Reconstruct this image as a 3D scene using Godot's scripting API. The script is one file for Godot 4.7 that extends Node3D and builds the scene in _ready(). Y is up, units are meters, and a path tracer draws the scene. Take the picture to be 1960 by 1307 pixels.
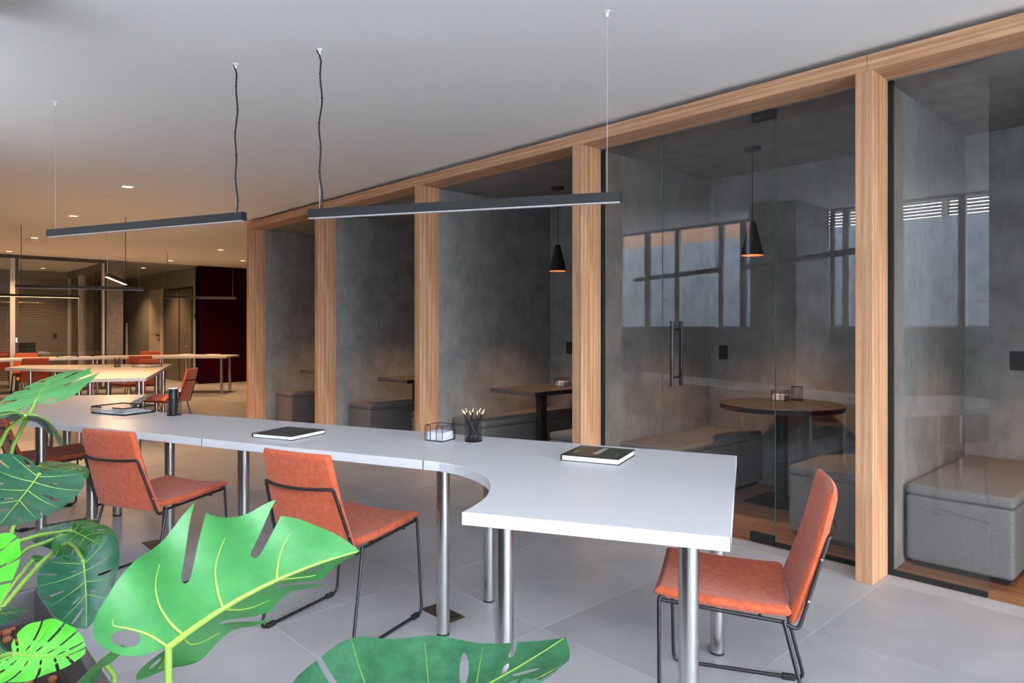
extends Node3D

# ------------------------------------------------------------------ constants (metres, camera stands at x = 0, z = 0)
const EYE := 1.32          # camera height
const CEIL := 2.76         # main ceiling
const ZF := -3.757         # front face of the timber frame
const ZG := -3.977         # glass line / back of the timber frame
const ZB := -5.52          # back wall of the booths
const XW := -16.62         # far end wall
const XE := 5.6            # glazed street end
const ZW := 0.55           # window wall
const TOP := 0.75          # table height

var M := {}                # materials
var used := {}             # names already taken at top level
var rng := RandomNumberGenerator.new()

# ------------------------------------------------------------------ mesh builder
class MB:
	var v := PackedVector3Array()
	var n := PackedVector3Array()
	var uv := PackedVector2Array()
	var ix := PackedInt32Array()

	func vert(p: Vector3, nn: Vector3, t := Vector2.ZERO) -> int:
		v.append(p); n.append(nn); uv.append(t)
		return v.size() - 1

	func tri(a: int, b: int, c: int) -> void:
		var g := (v[b] - v[a]).cross(v[c] - v[a])
		if g.dot(n[a] + n[b] + n[c]) > 0.0:
			ix.append(a); ix.append(c); ix.append(b)
		else:
			ix.append(a); ix.append(b); ix.append(c)

	func quad(a: Vector3, b: Vector3, c: Vector3, d: Vector3, nn: Vector3, t := [Vector2(0, 0), Vector2(1, 0), Vector2(1, 1), Vector2(0, 1)]) -> void:
		var i := vert(a, nn, t[0])
		vert(b, nn, t[1]); vert(c, nn, t[2]); vert(d, nn, t[3])
		tri(i, i + 1, i + 2); tri(i, i + 2, i + 3)

	func box(lo: Vector3, hi: Vector3, xf := Transform3D.IDENTITY) -> void:
		for ax in 3:
			for s in 2:
				var nn := Vector3.ZERO
				nn[ax] = 1.0 if s == 1 else -1.0
				var a1 := (ax + 1) % 3
				var a2 := (ax + 2) % 3
				var p := []
				for k in [[0, 0], [1, 0], [1, 1], [0, 1]]:
					var q := Vector3.ZERO
					q[ax] = hi[ax] if s == 1 else lo[ax]
					q[a1] = hi[a1] if k[0] == 1 else lo[a1]
					q[a2] = hi[a2] if k[1] == 1 else lo[a2]
					p.append(xf * q)
				quad(p[0], p[1], p[2], p[3], (xf.basis * nn).normalized())

	# box with rounded edges
	func rbox(lo: Vector3, hi: Vector3, r: float, seg := 2, xf := Transform3D.IDENTITY) -> void:
		var c := (lo + hi) * 0.5
		var h := (hi - lo) * 0.5
		r = minf(r, minf(h.x, minf(h.y, h.z)) * 0.999)
		for ax in 3:
			var a1 := (ax + 1) % 3
			var a2 := (ax + 2) % 3
			var l1 := _lines(h[a1], r, seg)
			var l2 := _lines(h[a2], r, seg)
			for s in [-1.0, 1.0]:
				var base := v.size()
				for i in l1.size():
					for j in l2.size():
						var p := Vector3.ZERO
						p[ax] = s * h[ax]; p[a1] = l1[i]; p[a2] = l2[j]
						var inner := p.clamp(-h + Vector3(r, r, r), h - Vector3(r, r, r))
						var d := (p - inner)
						var nn := d.normalized()
						vert(xf * (c + inner + nn * r), (xf.basis * nn).normalized(), Vector2(p[a1], p[a2]))
				var w := l2.size()
				for i in l1.size() - 1:
					for j in w - 1:
						var k := base + i * w + j
						tri(k, k + 1, k + w + 1); tri(k, k + w + 1, k + w)

	func _lines(h: float, r: float, seg: int) -> Array:
		var out := []
		for i in seg + 1:
			out.append(-h + r * (1.0 - tan(PI / 4.0 * (1.0 - float(i) / seg))))
		for i in seg + 1:
			out.append(h - r * (1.0 - tan(PI / 4.0 * float(i) / seg)))
		return out

	# tube along a path; radii may be one number or one for each point
	func tube(path: Array, r, sides := 8, caps := true) -> void:
		var m := path.size()
		var up := Vector3.UP
		var t0: Vector3 = (path[1] - path[0]).normalized()
		if absf(t0.dot(up)) > 0.95:
			up = Vector3.RIGHT
		var side := t0.cross(up).normalized()
		var base := v.size()
		for i in m:
			var t: Vector3
			if i == 0: t = path[1] - path[0]
			elif i == m - 1: t = path[i] - path[i - 1]
			else: t = (path[i + 1] - path[i]).normalized() + (path[i] - path[i - 1]).normalized()
			t = t.normalized()
			side = (side - t * side.dot(t)).normalized()
			var b := t.cross(side)
			var rr: float = r[i] if r is Array else r
			for k in sides:
				var a := TAU * k / sides
				var nn := side * cos(a) + b * sin(a)
				vert(path[i] + nn * rr, nn, Vector2(float(k) / sides, float(i) / m))
		for i in m - 1:
			for k in sides:
				var a := base + i * sides + k
				var b2 := base + i * sides + (k + 1) % sides
				tri(a, b2, b2 + sides); tri(a, b2 + sides, a + sides)
		if caps:
			for e in [0, m - 1]:
				var tn: Vector3 = (path[0] - path[1]).normalized() if e == 0 else (path[m - 1] - path[m - 2]).normalized()
				var c := vert(path[e], tn)
				var first := v.size()
				for k in sides:
					vert(v[base + e * sides + k], tn)
				for k in sides:
					tri(c, first + k, first + (k + 1) % sides)

	# revolve [radius, height] pairs about y at centre
	func lathe(centre: Vector3, prof: Array, sides := 24, smooth := false) -> void:
		for i in prof.size() - 1:
			var a: Vector2 = prof[i]
			var b: Vector2 = prof[i + 1]
			var d := (b - a).normalized()
			var nn := Vector2(d.y, -d.x)
			var base := v.size()
			for k in sides + 1:
				var w := TAU * k / sides
				var o := Vector3(cos(w), 0, sin(w))
				var nv := (o * nn.x + Vector3.UP * nn.y).normalized()
				vert(centre + o * a.x + Vector3.UP * a.y, nv, Vector2(float(k) / sides, 0))
				vert(centre + o * b.x + Vector3.UP * b.y, nv, Vector2(float(k) / sides, 1))
			for k in sides:
				var q := base + k * 2
				tri(q, q + 1, q + 3); tri(q, q + 3, q + 2)

	# upright prism over a plan outline (x, z) with a small bevel at both rims
	func prism(poly: PackedVector2Array, y0: float, y1: float, bevel := 0.002) -> void:
		var p := poly.duplicate()
		if Geometry2D.is_polygon_clockwise(p):
			p.reverse()
		var ins := Geometry2D.offset_polygon(p, -bevel, Geometry2D.JOIN_MITER)
		var inner: PackedVector2Array = ins[0] if ins.size() > 0 else p
		var tr := Geometry2D.triangulate_polygon(inner)
		for lvl in 2:
			var y := y1 if lvl == 1 else y0
			var nn := Vector3.UP if lvl == 1 else Vector3.DOWN
			var base := v.size()
			for q in inner:
				vert(Vector3(q.x, y, q.y), nn, q)
			for i in range(0, tr.size(), 3):
				tri(base + tr[i], base + tr[i + 1], base + tr[i + 2])
		var m := inner.size()
		for i in m:
			var a := inner[i]
			var b := inner[(i + 1) % m]
			var d := (b - a).normalized()
			var o := Vector2(d.y, -d.x)
			if Geometry2D.is_polygon_clockwise(inner):
				o = -o
			var on := Vector3(o.x, 0, o.y)
			var a2 := a + o * bevel
			var b2 := b + o * bevel
			quad(Vector3(a2.x, y0 + bevel, a2.y), Vector3(b2.x, y0 + bevel, b2.y), Vector3(b2.x, y1 - bevel, b2.y), Vector3(a2.x, y1 - bevel, a2.y), on)
			quad(Vector3(a2.x, y1 - bevel, a2.y), Vector3(b2.x, y1 - bevel, b2.y), Vector3(b.x, y1, b.y), Vector3(a.x, y1, a.y), (on + Vector3.UP).normalized())
			quad(Vector3(a2.x, y0 + bevel, a2.y), Vector3(b2.x, y0 + bevel, b2.y), Vector3(b.x, y0, b.y), Vector3(a.x, y0, a.y), (on - Vector3.UP).normalized())

	# padded slab over f(u, w) in [-1, 1]; top and bottom meet in a rounded rim
	func pad(f: Callable, thick: float, nx := 16, ny := 16) -> void:
		var lay := func(k: int, m: int) -> float:
			var t := 2.0 * k / m - 1.0
			return signf(t) * (1.0 - pow(1.0 - absf(t), 1.6))
		for s in [1.0, -1.0]:
			var base := v.size()
			for i in nx + 1:
				for j in ny + 1:
					var u: float = lay.call(i, nx)
					var w: float = lay.call(j, ny)
					v.append(_padpt(f, u, w, s, thick)); n.append(Vector3.ZERO); uv.append(Vector2(u, w))
			for i in nx + 1:
				for j in ny + 1:
					var u: float = clampf(lay.call(i, nx), -0.995, 0.995)
					var w: float = clampf(lay.call(j, ny), -0.995, 0.995)
					var e := 0.004
					var du := _padpt(f, u + e, w, s, thick) - _padpt(f, u - e, w, s, thick)
					var dw := _padpt(f, u, w + e, s, thick) - _padpt(f, u, w - e, s, thick)
					var nn: Vector3 = dw.cross(du).normalized() * s
					n[base + i * (ny + 1) + j] = nn
			for i in nx:
				for j in ny:
					var k := base + i * (ny + 1) + j
					tri(k, k + 1, k + ny + 2); tri(k, k + ny + 2, k + ny + 1)

	func _padpt(f: Callable, u: float, w: float, s: float, thick: float) -> Vector3:
		var e := 0.01
		var p: Vector3 = f.call(u, w)
		var nn: Vector3 = (f.call(u, w + e) - f.call(u, w - e)).cross(f.call(u + e, w) - f.call(u - e, w)).normalized()
		var ru := sqrt(maxf(0.0, 1.0 - pow(maxf(0.0, (minf(absf(u), 1.0) - 0.90) / 0.10), 2.0)))
		var rw := sqrt(maxf(0.0, 1.0 - pow(maxf(0.0, (minf(absf(w), 1.0) - 0.90) / 0.10), 2.0)))
		return p + nn * (s * thick * 0.5 * ru * rw)

	func mesh() -> ArrayMesh:
		var arr := []
		arr.resize(Mesh.ARRAY_MAX)
		arr[Mesh.ARRAY_VERTEX] = v
		arr[Mesh.ARRAY_NORMAL] = n
		arr[Mesh.ARRAY_TEX_UV] = uv
		arr[Mesh.ARRAY_INDEX] = ix
		var m := ArrayMesh.new()
		m.add_surface_from_arrays(Mesh.PRIMITIVE_TRIANGLES, arr)
		return m

# ------------------------------------------------------------------ scene helpers
func numbered(called: String) -> String:
	if not used.has(called):
		used[called] = 0
		return called
	used[called] += 1
	return "%s_%03d" % [called, used[called]]

func thing(called: String, label: String, category: String, at := Vector3.ZERO, turn := 0.0, group := "") -> Node3D:
	var o := Node3D.new()
	o.name = numbered(called)
	add_child(o)
	o.position = at
	o.rotation.y = turn
	tag(o, label, category, group)
	return o

func tag(o: Node, label: String, category: String, group := "") -> void:
	o.set_meta("label", label)
	o.set_meta("category", category)
	if group != "":
		o.set_meta("group", group)

func obj(called: String, mesh, mat: Material, parent: Node = null) -> MeshInstance3D:
	var o := MeshInstance3D.new()
	o.mesh = mesh.mesh() if mesh is MB else mesh
	o.material_override = mat
	o.cast_shadow = GeometryInstance3D.SHADOW_CASTING_SETTING_ON
	if parent == null or parent == self:
		o.name = numbered(called)
		add_child(o)
	else:
		o.name = called
		parent.add_child(o, true)
	return o

func struct(called: String, mesh, mat: Material, label := "", category := "") -> MeshInstance3D:
	var o := obj(called, mesh, mat)
	o.set_meta("kind", "structure")
	if label != "":
		tag(o, label, category)
	return o

func slab(called: String, lo: Vector3, hi: Vector3, mat: Material, label := "", category := "wall") -> MeshInstance3D:
	var b := MB.new()
	b.box(lo, hi)
	return struct(called, b, mat, label, category)

func copy(o: Node3D, at: Vector3, turn: float, label: String, group := "") -> Node3D:
	var c: Node3D = o.duplicate()
	var base: String = String(o.name)
	var re := RegEx.create_from_string("_\\d{3}$")
	c.name = numbered(re.sub(base, ""))
	add_child(c)
	c.position = at
	c.rotation.y = turn
	c.set_meta("label", label)
	if group != "":
		c.set_meta("group", group)
	return c

func part_box(called: String, lo: Vector3, hi: Vector3, mat: Material, parent: Node, r := 0.0) -> MeshInstance3D:
	var b := MB.new()
	if r > 0.0:
		b.rbox(lo, hi, r)
	else:
		b.box(lo, hi)
	return obj(called, b, mat, parent)

# path with rounded corners
func fillet(pts: Array, r: float, seg := 5) -> Array:
	var out := [pts[0]]
	for i in range(1, pts.size() - 1):
		var a: Vector3 = pts[i - 1]
		var b: Vector3 = pts[i]
		var c: Vector3 = pts[i + 1]
		var rr := minf(r, minf(a.distance_to(b), b.distance_to(c)) * 0.45)
		var p := b + (a - b).normalized() * rr
		var q := b + (c - b).normalized() * rr
		for k in seg + 1:
			var t := float(k) / seg
			out.append(p.lerp(b, t).lerp(b.lerp(q, t), t))
	out.append(pts[pts.size() - 1])
	return out

# ------------------------------------------------------------------ procedural textures
func tex(w: int, h: int, f: Callable) -> ImageTexture:
	var d := PackedByteArray()
	d.resize(w * h * 3)
	var k := 0
	for y in h:
		for x in w:
			var c: Color = f.call(x, y)
			d[k] = clampi(int(c.r * 255.0), 0, 255)
			d[k + 1] = clampi(int(c.g * 255.0), 0, 255)
			d[k + 2] = clampi(int(c.b * 255.0), 0, 255)
			k += 3
	return ImageTexture.create_from_image(Image.create_from_data(w, h, false, Image.FORMAT_RGB8, d))

func noise(s: int, freq: float, oct := 3, kind := FastNoiseLite.TYPE_SIMPLEX_SMOOTH) -> FastNoiseLite:
	var q := FastNoiseLite.new()
	q.seed = s
	q.frequency = freq
	q.noise_type = kind
	q.fractal_octaves = oct
	return q

# repeating noise as one byte for each pixel; stretched along y by sy and along x by sx
func field(sd: int, freq: float, oct: int, w: int, h: int, sx := 1, sy := 1) -> PackedByteArray:
	var im := noise(sd, freq, oct).get_seamless_image(maxi(w / sx, 8), maxi(h / sy, 8), false, false, 0.2, true)
	im.convert(Image.FORMAT_L8)
	im.resize(w, h, Image.INTERPOLATE_CUBIC)
	return im.get_data()

func mat(col: Color, rough := 0.6, metal := 0.0, spec := 0.5) -> StandardMaterial3D:
	var m := StandardMaterial3D.new()
	m.albedo_color = col
	m.roughness = rough
	m.metallic = metal
	m.metallic_specular = spec
	return m

func textured(t: Texture2D, scale: Vector3, rough := 0.6, world := true) -> StandardMaterial3D:
	var m := mat(Color.WHITE, rough)
	m.albedo_texture = t
	m.uv1_triplanar = true
	m.uv1_world_triplanar = world
	m.uv1_triplanar_sharpness = 8.0
	m.uv1_scale = scale
	return m

func rgb8(r: float, g: float, b: float) -> Color:
	return Color(r / 255.0, g / 255.0, b / 255.0)

func wood_tex(w: int, h: int, along_y: bool, lo: Color, hi: Color, sd: int) -> ImageTexture:
	var kx := 1 if along_y else 20
	var ky := 20 if along_y else 1
	var a := field(sd, 0.022, 3, w, h, kx, ky)
	var b := field(sd + 1, 0.09, 2, w, h, kx * 2, ky * 2)
	var c := field(sd + 2, 0.22, 2, w, h, kx, ky)
	return tex(w, h, func(x: int, y: int) -> Color:
		var k := y * w + x
		var t := 0.60 * a[k] / 255.0 + 0.40 * b[k] / 255.0
		var p := c[k] / 255.0
		var col := lo.lerp(hi, clampf((t - 0.5) * 1.5 + 0.55, 0.0, 1.0))
		if p > 0.62:
			col = col.lerp(lo * 0.84, minf(0.6, (p - 0.62) * 2.5))
		return col)

# two layers of cloud between two colours
func cloud_tex(n: int, lo: Color, hi: Color, sd: int, f1: float, f2: float, w2: float, gain := 1.0, sx := 1, sy := 1) -> ImageTexture:
	var a := field(sd, f1, 4, n, n)
	var b := field(sd + 1, f2, 2, n, n, sx, sy)
	return tex(n, n, func(x: int, y: int) -> Color:
		var k := y * n + x
		var t := (1.0 - w2) * a[k] / 255.0 + w2 * b[k] / 255.0
		return lo.lerp(hi, clampf((t - 0.5) * gain + 0.5, 0.0, 1.0)))

func make_materials() -> void:
	# timber: grain along y, along x, floor boards along x
	M.oak_v = textured(wood_tex(512, 512, true, rgb8(168, 121, 86), rgb8(210, 165, 127), 11), Vector3(2.6, 0.8, 2.6), 0.5)
	M.oak_h = textured(wood_tex(512, 512, false, rgb8(168, 121, 86), rgb8(210, 165, 127), 11), Vector3(0.8, 2.6, 2.6), 0.5)
	M.board = textured(wood_tex(512, 512, false, rgb8(118, 76, 46), rgb8(172, 122, 80), 21), Vector3(0.8, 3.0, 3.0), 0.45)
	M.board_b = textured(wood_tex(512, 512, false, rgb8(104, 66, 40), rgb8(158, 108, 70), 29), Vector3(0.8, 3.0, 3.0), 0.45)
	# burnished cement
	var cem := cloud_tex(768, rgb8(108, 108, 106), rgb8(156, 155, 152), 3, 0.007, 0.03, 0.35, 0.85, 1, 2)
	M.cement = textured(cem, Vector3(0.5, 0.5, 0.5), 0.6)
	M.concrete = textured(cem, Vector3(1.1, 1.1, 1.1), 0.75)
	M.concrete.albedo_color = rgb8(235, 225, 212)
	# floor tile: faint clouds, rare pale hairlines
	var f1 := field(8, 0.006, 4, 1024, 1024)
	var f2 := field(9, 0.004, 2, 1024, 1024)
	var fl := tex(1024, 1024, func(x: int, y: int) -> Color:
		var t := f1[y * 1024 + x] / 255.0
		var col := rgb8(158, 158, 160).lerp(rgb8(174, 174, 176), t)
		if absi(f2[y * 1024 + x] - 142) < 1 and t > 0.62:
			col = col.lerp(rgb8(205, 203, 200), 0.5)
		return col)
	M.tile = []
	for k in 4:
		var tm := textured(fl, Vector3(0.42, 0.42, 0.42), 0.42)
		tm.uv1_offset = Vector3(0.31 * k, 0.0, 0.57 * k)
		var g := 1.0 - 0.02 * k
		tm.albedo_color = Color(g, g, g)
		M.tile.append(tm)
	M.grout = mat(rgb8(204, 204, 203), 0.9)
	# cloth
	M.orange = textured(cloud_tex(512, rgb8(142, 52, 22), rgb8(212, 104, 62), 41, 0.02, 0.16, 0.5, 0.85, 1, 3), Vector3(2.5, 2.5, 2.5), 0.85, false)
	M.orange.rim_enabled = true
	M.orange.rim = 0.25
	M.greyfab = textured(cloud_tex(512, rgb8(70, 69, 68), rgb8(152, 149, 146), 51, 0.05, 0.35, 0.8, 0.9), Vector3(2.0, 2.0, 2.0), 0.95)
	# stone wall outside
	var sto := cloud_tex(512, rgb8(44, 48, 53), rgb8(140, 147, 156), 61, 0.03, 0.12, 0.65, 2.0)
	M.stone = textured(sto, Vector3(0.9, 0.9, 0.9), 0.95)
	# table laminate
	M.laminate = textured(cloud_tex(512, rgb8(196, 196, 198), rgb8(204, 204, 206), 71, 0.03, 0.06, 0.5, 1.0, 3, 1), Vector3(1.2, 1.2, 1.2), 0.34)
	M.table_dark = textured(wood_tex(256, 256, false, rgb8(66, 61, 57), rgb8(94, 87, 81), 81), Vector3(1.5, 1.5, 1.5), 0.45)
	M.paint = mat(rgb8(238, 238, 237), 0.85)
	M.chrome = mat(rgb8(196, 194, 190), 0.22, 1.0)
	M.black = mat(rgb8(22, 22, 24), 0.42)
	M.blackmatt = mat(rgb8(16, 16, 17), 0.7)
	M.profile = mat(rgb8(19, 19, 20), 0.6)
	M.diffuser = mat(rgb8(225, 225, 228), 0.5)
	M.lit = mat(rgb8(255, 214, 170), 0.5)
	M.lit.emission_enabled = true
	M.lit.emission = rgb8(255, 196, 140)
	M.lit.emission_energy_multiplier = 6.0
	M.bulb = mat(rgb8(255, 220, 180), 0.5)
	M.bulb.emission_enabled = true
	M.bulb.emission = rgb8(255, 196, 140)
	M.bulb.emission_energy_multiplier = 0.2
	M.spot_lit = mat(rgb8(255, 235, 205), 0.5)
	M.spot_lit.emission_enabled = true
	M.spot_lit.emission = rgb8(255, 226, 188)
	M.spot_lit.emission_energy_multiplier = 4.0
	M.white = mat(rgb8(232, 231, 228), 0.5)
	M.paper = mat(rgb8(226, 226, 232), 0.9)
	M.alu = mat(rgb8(196, 194, 190), 0.45, 0.1)
	M.alu_dark = mat(rgb8(70, 64, 58), 0.45, 0.3)
	M.copper = mat(rgb8(196, 120, 74), 0.35, 0.8)
	M.glass = mat(Color(0.10, 0.16, 0.13, 0.03), 0.0)
	M.glass_edge = mat(rgb8(74, 98, 88), 0.2)
	M.glass.transparency = BaseMaterial3D.TRANSPARENCY_ALPHA
	M.window = mat(Color(0.3, 0.34, 0.33, 0.02), 0.0)
	M.window.transparency = BaseMaterial3D.TRANSPARENCY_ALPHA
	M.tinted = mat(Color(0.30, 0.33, 0.29, 0.30), 0.0)
	M.tinted.transparency = BaseMaterial3D.TRANSPARENCY_ALPHA
	M.burgundy = mat(rgb8(44, 1, 15), 0.6, 0.0, 0.15)
	M.grey_wall = mat(rgb8(150, 150, 146), 0.8)
	M.grey_door = mat(rgb8(120, 114, 104), 0.4)
	M.white_door = mat(rgb8(222, 214, 198), 0.5)
	M.rib = mat(rgb8(142, 134, 118), 0.7)
	M.brown_wall = mat(rgb8(112, 92, 62), 0.7)
	M.skirt = mat(rgb8(60, 52, 46), 0.6)
	M.planter = mat(rgb8(66, 64, 66), 0.5)
	M.clay = mat(rgb8(128, 72, 46), 0.9)
	M.soil = mat(rgb8(40, 26, 18), 1.0)
	M.wood_tip = mat(rgb8(236, 204, 160), 0.7)
	M.fascia = mat(rgb8(128, 94, 70), 0.8)
	M.pavement = mat(rgb8(206, 204, 198), 0.95)
	M.plate = mat(rgb8(48, 47, 46), 0.4)
	M.brass = mat(rgb8(86, 74, 60), 0.5, 0.6)

# ------------------------------------------------------------------ leaves
var leaf_cache := {}

# cuts of one half leaf: [where the axis leaves the midrib, its angle, slit start (share of reach, 0 = none), slit half width, hole centre (share, 0 = none), hole half length, hole half width]
func leaf_cuts(kind: int, s: float) -> Array:
	if kind == 4:
		var four := [[0.005, -46.0, 0.0, 0.0, 0.56 if s > 0.0 else 0.5, 0.07, 0.038 if s > 0.0 else 0.015], [0.027, 40.0, 0.42, 0.024, 0.0, 0.0, 0.0], [0.336, 52.0, 0.44, 0.022, 0.0, 0.0, 0.0]]
		if s < 0.0:
			four.append([0.62, 55.0, 0.0, 0.0, 0.5, 0.06, 0.02])
		return four
	if kind == 5:
		var fin := []
		for q in [[0.03, -42.0], [0.08, -6.0], [0.20, 18.0], [0.36, 36.0], [0.54, 50.0], [0.72, 60.0]]:
			fin.append([q[0], q[1], 0.46, 0.017, 0.24, 0.05, 0.014])
		return fin
	var out := []
	var n := 0
	for q in [[0.03, -40.0], [0.10, -8.0], [0.24, 18.0], [0.42, 38.0], [0.62, 52.0]]:
		var h: int = (kind * 5 + n * 3 + (2 if s > 0.0 else 0)) % 4
		if h == 0:
			out.append([q[0], q[1], 0.52, 0.014, 0.0, 0.0, 0.0])
		elif h == 1:
			out.append([q[0], q[1], 0.62, 0.012, 0.28, 0.05, 0.013])
		elif h == 2:
			out.append([q[0], q[1], 0.0, 0.0, 0.55, 0.11, 0.020])
		else:
			out.append([q[0], q[1], 0.0, 0.0, 0.36, 0.06, 0.014])
		n += 1
	return out

func leaf_2d(kind: int) -> Array:
	# returns [triangles as Vector2 triples, list of vein polylines]; base (0,0), tip (0,1), half width about 0.5
	var out_tris := []
	var veins := [[Vector2(0, -0.005), Vector2(0, 0.12), Vector2(0, 0.25), Vector2(0, 0.37), Vector2(0, 0.5), Vector2(0, 0.62), Vector2(0, 0.75), Vector2(0, 0.87), Vector2(0, 0.985)]]
	for s in [1.0, -1.0]:
		var axes := leaf_cuts(kind, s)
		var half := PackedVector2Array()
		var ctrl := [Vector2(0, 0), Vector2(0.05, -0.09), Vector2(0.16, -0.185), Vector2(0.30, -0.20), Vector2(0.42, -0.12), Vector2(0.495, 0.04), Vector2(0.50, 0.22), Vector2(0.46, 0.40), Vector2(0.385, 0.57), Vector2(0.29, 0.72), Vector2(0.18, 0.85), Vector2(0.08, 0.94), Vector2(0, 1.0)]
		if kind == 4:
			ctrl = [Vector2(0, 0), Vector2(0.04, -0.13), Vector2(0.12, -0.22), Vector2(0.22, -0.26), Vector2(0.32, -0.20), Vector2(0.385, -0.08), Vector2(0.42, 0.06), Vector2(0.455, 0.22), Vector2(0.485, 0.36), Vector2(0.505, 0.43), Vector2(0.45, 0.43), Vector2(0.41, 0.46), Vector2(0.375, 0.58), Vector2(0.35, 0.77), Vector2(0.30, 0.70), Vector2(0.275, 0.73), Vector2(0.22, 0.82), Vector2(0.12, 0.93), Vector2(0, 1.0)]
		for i in ctrl.size() - 1:
			var p0: Vector2 = ctrl[maxi(i - 1, 0)]
			var p3: Vector2 = ctrl[mini(i + 2, ctrl.size() - 1)]
			for k in 6:
				half.append(ctrl[i].cubic_interpolate(ctrl[i + 1], p0, p3, k / 6.0))
		half.append(Vector2(0, 1))
		for i in half.size():
			half[i].x = maxf(half[i].x, 0.0) * s
		if kind == 4:
			for ln in [[Vector2(0, 0), Vector2(0.10, -0.055), Vector2(0.18, -0.115), Vector2(0.235, -0.16), Vector2(0.265, -0.14)], [Vector2(0, 0.085), Vector2(0.09, 0.055), Vector2(0.19, 0.05), Vector2(0.28, 0.085), Vector2(0.37, 0.16)], [Vector2(0, 0.30), Vector2(0.09, 0.315), Vector2(0.19, 0.36), Vector2(0.31, 0.48)], [Vector2(0, 0.58), Vector2(0.07, 0.62), Vector2(0.13, 0.67), Vector2(0.19, 0.75)]]:
				var own := []
				for k in ln.size() - 1:
					for j in 4:
						var q: Vector2 = ln[k].cubic_interpolate(ln[k + 1], ln[maxi(k - 1, 0)], ln[mini(k + 2, ln.size() - 1)], j / 4.0)
						own.append(Vector2(q.x * s, q.y))
				veins.append(own)
		var cuts: Array[PackedVector2Array] = []
		for ax: Array in axes:
			var a0 := Vector2(0, ax[0])
			var ang: float = deg_to_rad(ax[1])
			var d := Vector2(cos(ang) * s, sin(ang))
			var nn := Vector2(-d.y, d.x)
			var reach := 0.0
			for q in half:
				var w := q - a0
				if absf(w.cross(d)) < 0.05 and w.dot(d) > reach:
					reach = w.dot(d)
			if ax[2] > 0.0:
				var r0: float = reach * ax[2]
				var wd: float = ax[3]
				var poly := PackedVector2Array()
				for k in 9:
					var t := k / 8.0 * PI
					poly.append(a0 + d * (r0 + wd * 1.6 * (1.0 - sin(t))) + nn * wd * cos(t))
				var fl := 1.3 if wd > 0.02 else 0.7
				poly.append(a0 + d * (reach * 0.8) - nn * wd * (1.0 if fl < 1.0 else 1.3))
				poly.append(a0 + d * (reach + 0.12) - nn * wd * fl)
				poly.append(a0 + d * (reach + 0.12) + nn * wd * fl)
				poly.append(a0 + d * (reach * 0.8) + nn * wd * (1.0 if fl < 1.0 else 1.3))
				cuts.append(poly)
			if ax[4] > 0.0:
				var hole := PackedVector2Array()
				var c: Vector2 = a0 + d * (reach * float(ax[4]))
				for k in 18:
					var t := TAU * k / 18.0
					hole.append(c + d * (cos(t) * float(ax[5])) + nn * (sin(t) * float(ax[6])))
				cuts.append(hole)
		# sectors between the axes
		for i in axes.size() + 1:
			var lo_a: float = axes[i - 1][0] if i > 0 else 0.0
			var lo_d: float = axes[i - 1][1] if i > 0 else -90.0
			var hi_a: float = axes[i][0] if i < axes.size() else 1.3
			var hi_d: float = axes[i][1] if i < axes.size() else 60.0
			var sec := PackedVector2Array()
			sec.append(Vector2(0, lo_a))
			if i == 0:
				sec.append(Vector2(0, -2))
			else:
				sec.append(Vector2(cos(deg_to_rad(lo_d)) * s, sin(deg_to_rad(lo_d))) * 2.0 + Vector2(0, lo_a))
			sec.append(Vector2(cos(deg_to_rad(hi_d)) * s, sin(deg_to_rad(hi_d))) * 2.0 + Vector2(0, hi_a))
			sec.append(Vector2(0, hi_a))
			var pieces: Array = Geometry2D.intersect_polygons(half, sec)
			for cut in cuts:
				var nxt := []
				for p in pieces:
					nxt.append_array(Geometry2D.clip_polygons(p, cut))
				pieces = nxt
			for p: PackedVector2Array in pieces:
				if p.size() < 3:
					continue
				var tr := Geometry2D.triangulate_polygon(p)
				for k in range(0, tr.size(), 3):
					out_tris.append([p[tr[k]], p[tr[k + 1]], p[tr[k + 2]]])
			# lateral vein in the middle of the sector
			if i > 0 and i < axes.size() and kind != 4:
				var ma := (lo_a + hi_a) * 0.5 - 0.03
				var md := deg_to_rad((lo_d + hi_d) * 0.5 - 6.0)
				var line := []
				for k in 7:
					var t := k / 6.0
					var q := Vector2(0, maxf(ma, 0.0)) + Vector2(cos(md) * s, sin(md)) * t * 0.5
					q += Vector2(0, 0.06 * t * t)
					if t > 0.0 and not Geometry2D.is_point_in_polygon(q, half):
						break
					line.append(q)
				if line.size() > 2:
					veins.append(line)
	# split long edges, always the same way for a shared edge
	var lim := 0.06
	var todo := out_tris
	var done := []
	while todo.size() > 0:
		var t: Array = todo.pop_back()
		var l0: float = t[0].distance_to(t[1])
		var l1: float = t[1].distance_to(t[2])
		var l2: float = t[2].distance_to(t[0])
		var best := maxf(l0, maxf(l1, l2))
		if best < lim:
			done.append(t)
			continue
		var k := 0 if best == l0 else (1 if best == l1 else 2)
		var a: Vector2 = t[k]
		var b: Vector2 = t[(k + 1) % 3]
		var c: Vector2 = t[(k + 2) % 3]
		var mid := (a + b) * 0.5
		todo.append([a, mid, c])
		todo.append([mid, b, c])
	return [done, veins]

func leaf_shape(p: Vector2, g: Dictionary) -> Vector3:
	var ax := absf(p.x)
	var z: float = g.cup * ax - g.edge * ax * ax * 2.0 - g.droop * maxf(p.y, 0.0) * maxf(p.y, 0.0) + g.wave * sin(p.y * 17.0 + signf(p.x) * 1.3) * ax * 0.35
	return Vector3(p.x + g.bow * p.y * (1.0 - p.y) * (1.0 if p.y > 0.0 else 0.3), p.y, z)

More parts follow.
